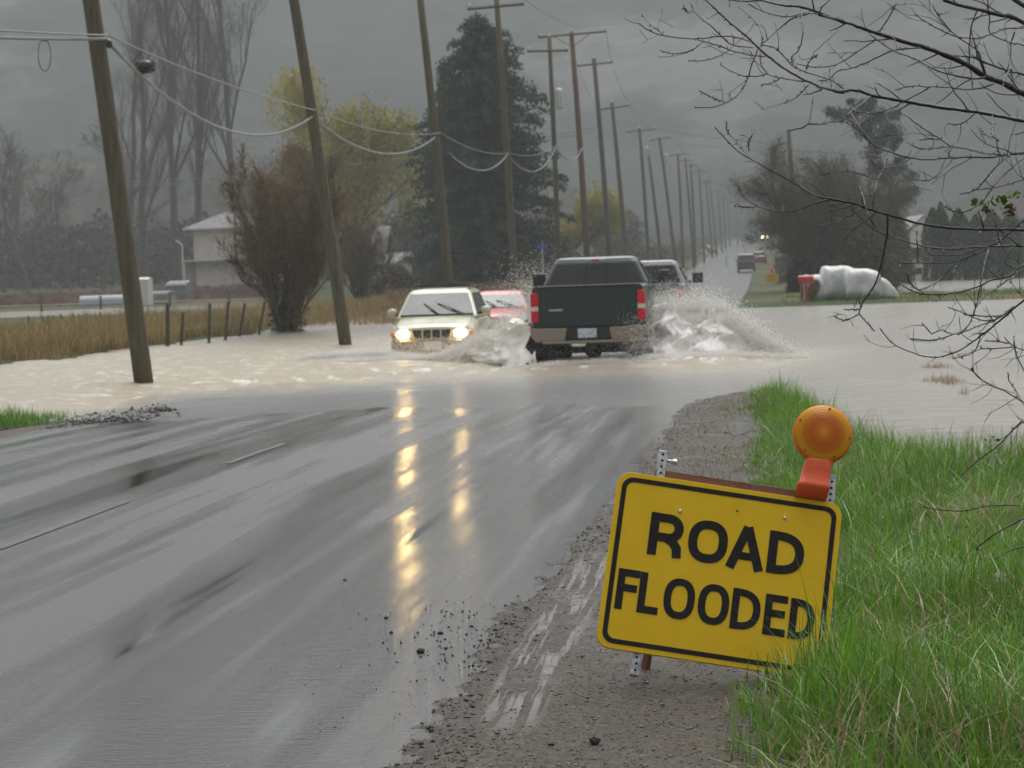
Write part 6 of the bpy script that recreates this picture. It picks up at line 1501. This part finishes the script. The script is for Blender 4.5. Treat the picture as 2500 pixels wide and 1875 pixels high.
# (view, width at the start, width at the end (both in 1/4.424 px), points)
BR = [
 ('A', 12, 22, [(720,0),(950,220),(1180,410),(1360,580),(1600,760),(1850,890),(2120,990),(2212,1000)]), ('B', 26, 36, [(450,985),(560,1030),(900,1090),(1300,1160),(1700,1210),(1950,1255),(2300,1330),(3100,1500)]), ('B', 22, 26, [(0,930),(220,985),(340,975),(450,985)]),
 ('A', 10, 26, [(970,0),(1180,15),(1310,5),(1560,60),(1720,70),(1900,120),(2212,240)]), ('B', 28, 62, [(250,225),(370,270),(600,350),(850,430),(1100,500),(1350,590),(1600,700),(1800,830),(2000,900),(2150,990),(2400,1080),(3200,1500)]), ('B', 24, 28, [(0,160),(250,225)]),
 ('A', 12, 14, [(1310,510),(1350,460),(1480,340),(1640,210),(1860,140)]), ('A', 5, 12, [(0,255),(130,340),(270,385),(440,410),(600,420),(720,410),(880,390),(1060,405),(1200,450)]), ('A', 4, 6, [(40,150),(110,260),(200,320),(270,385)]),
 ('A', 4, 7, [(230,540),(340,580),(520,560),(650,490),(700,430)]), ('A', 7, 12, [(620,425),(850,490),(1040,560),(1230,600),(1360,610)]), ('A', 3, 6, [(530,660),(680,655),(840,620),(960,550),(1010,500)]),
 ('A', 4, 12, [(600,1155),(700,1165),(820,1155),(960,1100),(1090,1000),(1170,860),(1220,690),(1280,540)]), ('A', 3, 6, [(650,980),(760,1040),(860,1080),(930,1100)]), ('A', 7, 12, [(1310,560),(1310,680),(1350,770),(1400,805),(1530,840),(1700,870),(1850,880)]),
 ('A', 3, 7, [(880,700),(1000,770),(1130,820),(1280,820),(1390,800)]), ('A', 4, 9, [(560,20),(600,120),(700,220),(820,320),(940,440),(1020,490),(1230,515)]), ('A', 4, 6, [(480,50),(510,120),(560,135),(600,90),(625,0)]), ('A', 3, 5, [(1330,910),(1420,905),(1520,850)]),
 ('A', 3, 6, [(1580,1110),(1700,1050),(1830,920)]), ('A', 5, 8, [(1180,40),(1340,120),(1500,165),(1640,180),(1780,140)]), ('A', 5, 9, [(1070,70),(1220,190),(1310,310),(1340,420),(1320,500)]), ('A', 5, 8, [(1660,700),(1650,610),(1700,570),(1750,480),(1770,330),(1750,100)]),
 ('A', 5, 12, [(1340,490),(1460,510),(1560,600),(1660,710),(1800,780),(1930,820),(2100,880),(2212,960)]), ('A', 4, 6, [(1930,590),(1870,630),(1820,700),(1800,780)]), ('B', 4, 11, [(-240,690),(-100,720),(0,725),(180,700),(380,580),(600,430),(560,380)]),
 ('B', 8, 14, [(0,870),(100,860),(190,770),(350,740),(500,680),(650,610),(800,545),(1000,520),(1100,515)]), ('B', 12, 18, [(560,380),(800,545),(1050,640),(1250,750),(1500,820),(1700,850),(1800,830)]), ('B', 6, 16, [(1075,0),(1200,120),(1370,290),(1500,400),(1700,540),(1760,680),(1810,830)]),
 ('B', 8, 12, [(1210,0),(1250,110),(1340,240),(1420,330)]), ('B', 26, 50, [(1340,0),(1500,50),(1750,110),(1950,160),(2212,250),(3200,900)]), ('B', 14, 8, [(1700,130),(1640,300),(1620,600),(1650,850),(1660,970)]), ('B', 8, 16, [(1820,0),(1840,200),(1850,360),(2060,460),(2300,540),(3100,1100)]),
 ('B', 40, 60, [(2080,-40),(2212,60),(3200,700)]), ('B', 12, 8, [(650,340),(750,190),(860,0)]), ('B', 6, 14, [(1000,80),(1050,160),(1200,260),(1340,340),(1500,400),(1700,410),(1850,370),(2000,310),(2212,300)]), ('B', 12, 24, [(1450,600),(1650,620),(1800,680),(2050,770),(2300,850),(3100,1300)]),
 ('B', 14, 12, [(1990,890),(2050,770),(2060,760),(2070,500),(2110,350)]), ('B', 5, 14, [(820,970),(1000,930),(1200,940),(1400,945),(1550,965),(1700,960),(1880,910)]), ('B', 6, 10, [(350,1200),(480,1210),(620,1220),(760,1180),(900,1100),(1040,1030),(1200,940)]),
 ('B', 14, 8, [(550,1040),(480,1110),(350,1200),(240,1300),(100,1320),(0,1345),(-110,1330),(-170,1380),(-340,1410)]), ('B', 8, 12, [(340,1210),(430,1370),(540,1530),(640,1600),(820,1659)]), ('B', 7, 9, [(240,1300),(430,1400),(500,1500)]),
 ('C', 12, 18, [(800,-2),(950,40),(1150,65),(1350,50),(1600,40),(1850,40),(2100,5),(3100,-100)]), ('B', 3, 10, [(970,1270),(1080,1360),(1300,1500),(1430,1580),(1600,1610),(1800,1659),(2212,1670)]), ('B', 3, 8, [(1390,1335),(1530,1340),(1680,1230)]), ('B', 9, 4, [(1870,1250),(1880,1350),(1870,1460),(1940,1520)]),
 ('B', 4, 6, [(1080,1510),(1300,1500)]), ('B', 4, 7, [(960,1540),(1100,1610),(1250,1600),(1430,1580)]), ('C', 16, 30, [(0,470),(130,490),(380,540),(480,580),(740,660),(1100,760),(1400,800),(1700,815),(2300,830),(3100,900)]),
 ('F', 7, 14, [(820,270),(1050,510),(1240,630),(1450,750),(1640,850),(1850,980),(2060,1050),(2212,1070)]), ('F', 5, 8, [(950,215),(945,290),(1050,430),(1190,590)]), ('F', 5, 14, [(1070,900),(1140,1030),(1300,1130),(1450,1170),(1600,1180),(1740,1160),(1860,1100),(2060,1050)]), ('F', 3, 5, [(1030,1120),(1180,1135),(1280,1130)]), ('F', 3, 5, [(1235,285),(1215,360),(1185,430),(1190,510)]),
 ('C', 16, 9, [(740,660),(735,850),(710,1000),(670,1200),(620,1370),(560,1480),(490,1570),(450,1659),(430,1730),(500,1810),(600,1920)]), ('D', 4, 6, [(270,25),(430,25)]), ('D', 4, 7, [(160,100),(270,140),(370,110),(430,70)]), ('C', 8, 20, [(330,480),(370,600),(540,780),(730,880),(960,950),(1150,1010),(1400,1030),(1700,1010),(2000,1000),(2300,1005),(3100,1050)]),
 ('C', 5, 8, [(440,360),(480,500),(540,680),(600,790)]), ('C', 10, 6, [(1050,760),(1060,1000),(1060,1180)]), ('C', 6, 9, [(580,580),(600,430),(630,280),(710,120),(660,50),(580,10)]), ('C', 3, 7, [(0,230),(270,190),(420,215),(630,280)]), ('C', 4, 9, [(0,770),(140,750),(300,690),(480,590)]),
 ('C', 8, 16, [(1150,1040),(1200,1090),(1400,1100),(1560,1080),(1750,1020),(1830,1000),(1950,950),(2100,820),(2300,700),(3100,500)]), ('C', 4, 10, [(870,1190),(1070,1180),(1300,1185),(1500,1160),(1750,1060),(1830,1010)]), ('C', 14, 7, [(1830,1040),(1790,1180),(1750,1380),(1720,1520),(1690,1659),(1620,1840),(1500,1960)]),
 ('C', 8, 22, [(860,1400),(1050,1500),(1250,1520),(1500,1500),(1700,1440),(1850,1370),(2050,1320),(2300,1150),(3100,800)]), ('C', 5, 8, [(950,1310),(980,1400),(1100,1490)]), ('C', 8, 6, [(1090,1470),(1250,1400),(1420,1240),(1500,1180)]), ('C', 9, 6, [(2040,1360),(1900,1470),(1750,1570),(1700,1659)]),
 ('C', 10, 8, [(2060,1370),(2120,1450),(2212,1540)]), ('C', 10, 5, [(1350,60),(1310,170),(1240,260),(1150,295),(1020,270)]), ('C', 10, 4, [(2060,10),(1930,120),(1780,300),(1690,390),(1520,440)]), ('C', 4, 13, [(1360,570),(1440,620),(1560,630),(1680,580),(1800,480),(1900,340),(2000,230),(2300,0),(3100,-300)]),
 ('C', 6, 10, [(1700,390),(1880,370),(2050,330),(2300,270),(3100,200)]), ('C', 9, 5, [(1970,950),(1920,830),(1910,760)]), ('D', 6, 24, [(655,225),(700,290),(780,380),(900,450),(1080,515),(1220,540),(1340,530),(1490,480),(1620,400),(1740,310),(1850,230),(2000,100),(2212,-70),(3100,-700)]),
 ('D', 6, 16, [(1390,0),(1600,80),(1720,130),(1840,150),(1950,110),(2100,-10)]), ('D', 4, 8, [(1580,80),(1740,95),(1920,95),(2000,80)]), ('D', 5, 12, [(1110,180),(1160,220),(1210,285),(1330,245),(1380,275),(1500,290),(1600,250),(1750,190),(1900,150)]), ('D', 4, 8, [(990,345),(1130,355),(1270,350),(1440,295)]),
 ('D', 9, 5, [(1740,300),(1720,400),(1670,480),(1560,530),(1440,555)]), ('D', 5, 12, [(2000,325),(2050,380),(2120,430),(2300,490),(3100,700)]), ('D', 4, 7, [(1790,360),(1900,365),(2050,390)]), ('D', 4, 8, [(1740,430),(1820,450),(2100,430)]), ('D', 6, 7, [(2095,310),(2110,430),(2150,560),(2212,690)]),
 ('D', 5, 14, [(1640,655),(1720,760),(1870,850),(2020,910),(2130,980),(2300,1060),(3100,1300)]), ('D', 4, 8, [(2040,710),(2050,790),(2120,890),(2212,1060)]), ('D', 5, 18, [(1540,1810),(1690,1680),(1850,1560),(2000,1430),(2120,1300),(2300,1200),(3100,1000)]), ('D', 5, 7, [(2150,1190),(2212,1250)]),
 ('E', 3, 8, [(1130,495),(1250,520),(1450,540),(1600,535),(1800,490),(2000,480),(2170,485)]), ('E', 12, 20, [(1700,960),(1790,870),(1950,760),(2212,620),(3100,200)]), ('E', 6, 8, [(1390,870),(1420,790),(1500,690)]), ('E', 8, 12, [(2100,420),(2212,350),(3100,100)]), ('E', 10, 20, [(1900,1060),(2050,970),(2300,900),(3100,600)]),
]
rgb = np.random.default_rng(303)
T0 = D(3500, 900, 8.6); tg = Vector((T0.x, T0.y, tz(T0.x, T0.y)))
ft = empty('bare_tree', tg, 0, 'bare wet tree reaching in from the right with water drops hanging on its twigs', 'tree')
def toff(v): return Vector(v) - tg
mb = MB(); mb.tube([(0, 0, -.2), (.03, .02, .6), (.0, .0, 1.4), (.08, -.05, 2.6), (.0, .1, 4.2)], [.16, .13, .11, .08, .03], 12); mb.build('trunk', wetbark, ft, smooth=True)
fine = MB(); spur = []
dropP = []
for bi, (vw, w0, w1, pts) in enumerate(BR):
    ox, oy = OR[vw]; base_d = 7.6 + .6 * math.sin(bi * 2.3); amp = .16
    P = []
    # densify with Catmull-Rom
    pp = [Vector((ox + a / 4.424, oy + b / 4.424)) for a, b in pts]; dens = []
    for i in range(len(pp) - 1):
        p0 = pp[max(0, i - 1)]; p1_ = pp[i]; p2_ = pp[i + 1]; p3_ = pp[min(len(pp) - 1, i + 2)]; k = max(2, int((p2_ - p1_).length / 11))
        k = min(k, 14)
        for j in range(k):
            u = j / k; dens.append(.5 * ((2 * p1_) + (p2_ - p0) * u + (2 * p0 - 5 * p1_ + 4 * p2_ - p3_) * u * u + (3 * p1_ - p0 - 3 * p2_ + p3_) * u ** 3))
    dens.append(pp[-1]); m_ = len(dens)
    for i, q in enumerate(dens):
        f = i / (m_ - 1); kink = rgb.normal() * .55 if 0 < i < m_ - 1 else 0
        dd = base_d + amp * math.sin(f * 3 + bi) + .5 * max(0, (q.x - 2500) / 500)
        P.append(D(q.x + kink, q.y + rgb.normal() * .45 * (0 < i < m_ - 1), dd))
    rad = [max(.0019, 1.3 * (w0 + (w1 - w0) * i / (m_ - 1)) / 4.424 / 2 * base_d / 6000 * (1 + .10 * rgb.normal())) for i in range(m_)]
    loc_ = [toff(q) for q in P]
    if max(w0, w1) >= 18:
        MBb = MB(); MBb.tube(loc_, rad, 7); MBb.build('branch', wetbark, ft, smooth=True)
    else: fine.tube(loc_, rad, 5, caps=False)
    # bud spurs and small side twigs
    L = sum((P[i + 1] - P[i]).length for i in range(m_ - 1))
    for k in range(int(L / .032)):
        i = rgb.integers(0, m_ - 1)
        if dens[i].x > 2560: continue
        q = P[i].lerp(P[i + 1], rgb.random()); ax = (P[i + 1] - P[i]).normalized(); sd = Vector(rgb.normal(size=3)); sd = (sd - ax * sd.dot(ax)).normalized()
        spur.append((*toff(q), .0022, *toff(q + (sd * .7 - ax * .5) * rgb.uniform(.006, .014)), .0009))
    n_side = int(L / (.12 if dens[0].x > 1950 else .2))
    for k in range(n_side):
        i = rgb.integers(0, m_ - 1); q = P[i]
        if dens[i].x > 2560 or dens[i].y > 1120: continue
        ax = (P[i] - P[i + 1]).normalized(); sd = Vector(rgb.normal(size=3)); sd.y *= .5; sd = (sd - ax * sd.dot(ax)).normalized()
        d_ = (ax * .75 + sd * rgb.uniform(.4, 1.0)).normalized(); Lt = rgb.uniform(.03, .15) * (1.25 if dens[i].x > 2100 and dens[i].y < 450 else .9); tp = [q]; cur = q.copy(); r0 = min(rad[i] * .7, .0030)
        for j in range(5):
            d_ = (d_ + Vector(rgb.normal(size=3)) * .16 + Vector((0, 0, .05))).normalized(); cur = cur + d_ * Lt / 5; tp.append(cur.copy())
            if j in (2, 3) and rgb.random() < .4:
                s2 = (d_ + Vector(rgb.normal(size=3)) * .6).normalized(); spur.append((*toff(cur), .0012, *toff(cur + s2 * Lt * .35), .0008))
        fine.tube([toff(v_) for v_ in tp], [r0, r0 * .85, r0 * .75, r0 * .65, r0 * .55, r0 * .45], 4, caps=False)
    for k in range(int(L / .35)):
        i = rgb.integers(0, m_ - 1)
        if dens[i].x < 2520: dropP.append(P[i] - Vector((0, 0, rad[i] + .003)))
fine.build('crown', wetbark, ft, smooth=True)
seg_mesh('bud_spurs', spur, wetbark, ft, 3)
dw, t, n, p = newmat('water_drop'); p.inputs['Base Color'].default_value = (.85, .87, .88, 1); p.inputs['Roughness'].default_value = .08; p.inputs['Transmission Weight'].default_value = .35; p.inputs['IOR'].default_value = 1.33
mb = MB()
for q in dropP:
    r_ = rgb.uniform(.0018, .0032); ellipsoid(mb, toff(q), (r_, r_, r_ * 1.15), 6, 4)
o = mb.build('water_drops', dw, ft, smooth=True); o['kind'] = 'stuff'
# a few mossy young leaves and two withered ones at the right
P = []; T = []
for (px, py, k, c) in ((2385, 497, 10, (.10, .15, .015)), (2450, 487, 26, (.13, .20, .015)), (2420, 500, 10, (.10, .15, .02)), (2490, 480, 6, (.10, .15, .02)), (2410, 515, 12, (.10, .07, .05)), (2467, 512, 16, (.13, .07, .02)), (2470, 525, 10, (.13, .07, .02)), (2435, 1088, 5, (.10, .13, .02)), (2420, 1072, 3, (.10, .13, .02))):
    for j in range(k):
        P.append(toff(D(px + rgb.normal() * 9, py + rgb.normal() * 6, 7.6))); T.append(np.array(c) * rgb.uniform(.7, 1.3))
leaf_mesh('leaf', P, .010, np.array(T), leaf_m, ft, asp=.6, rg=rgb)['kind'] = 'stuff'
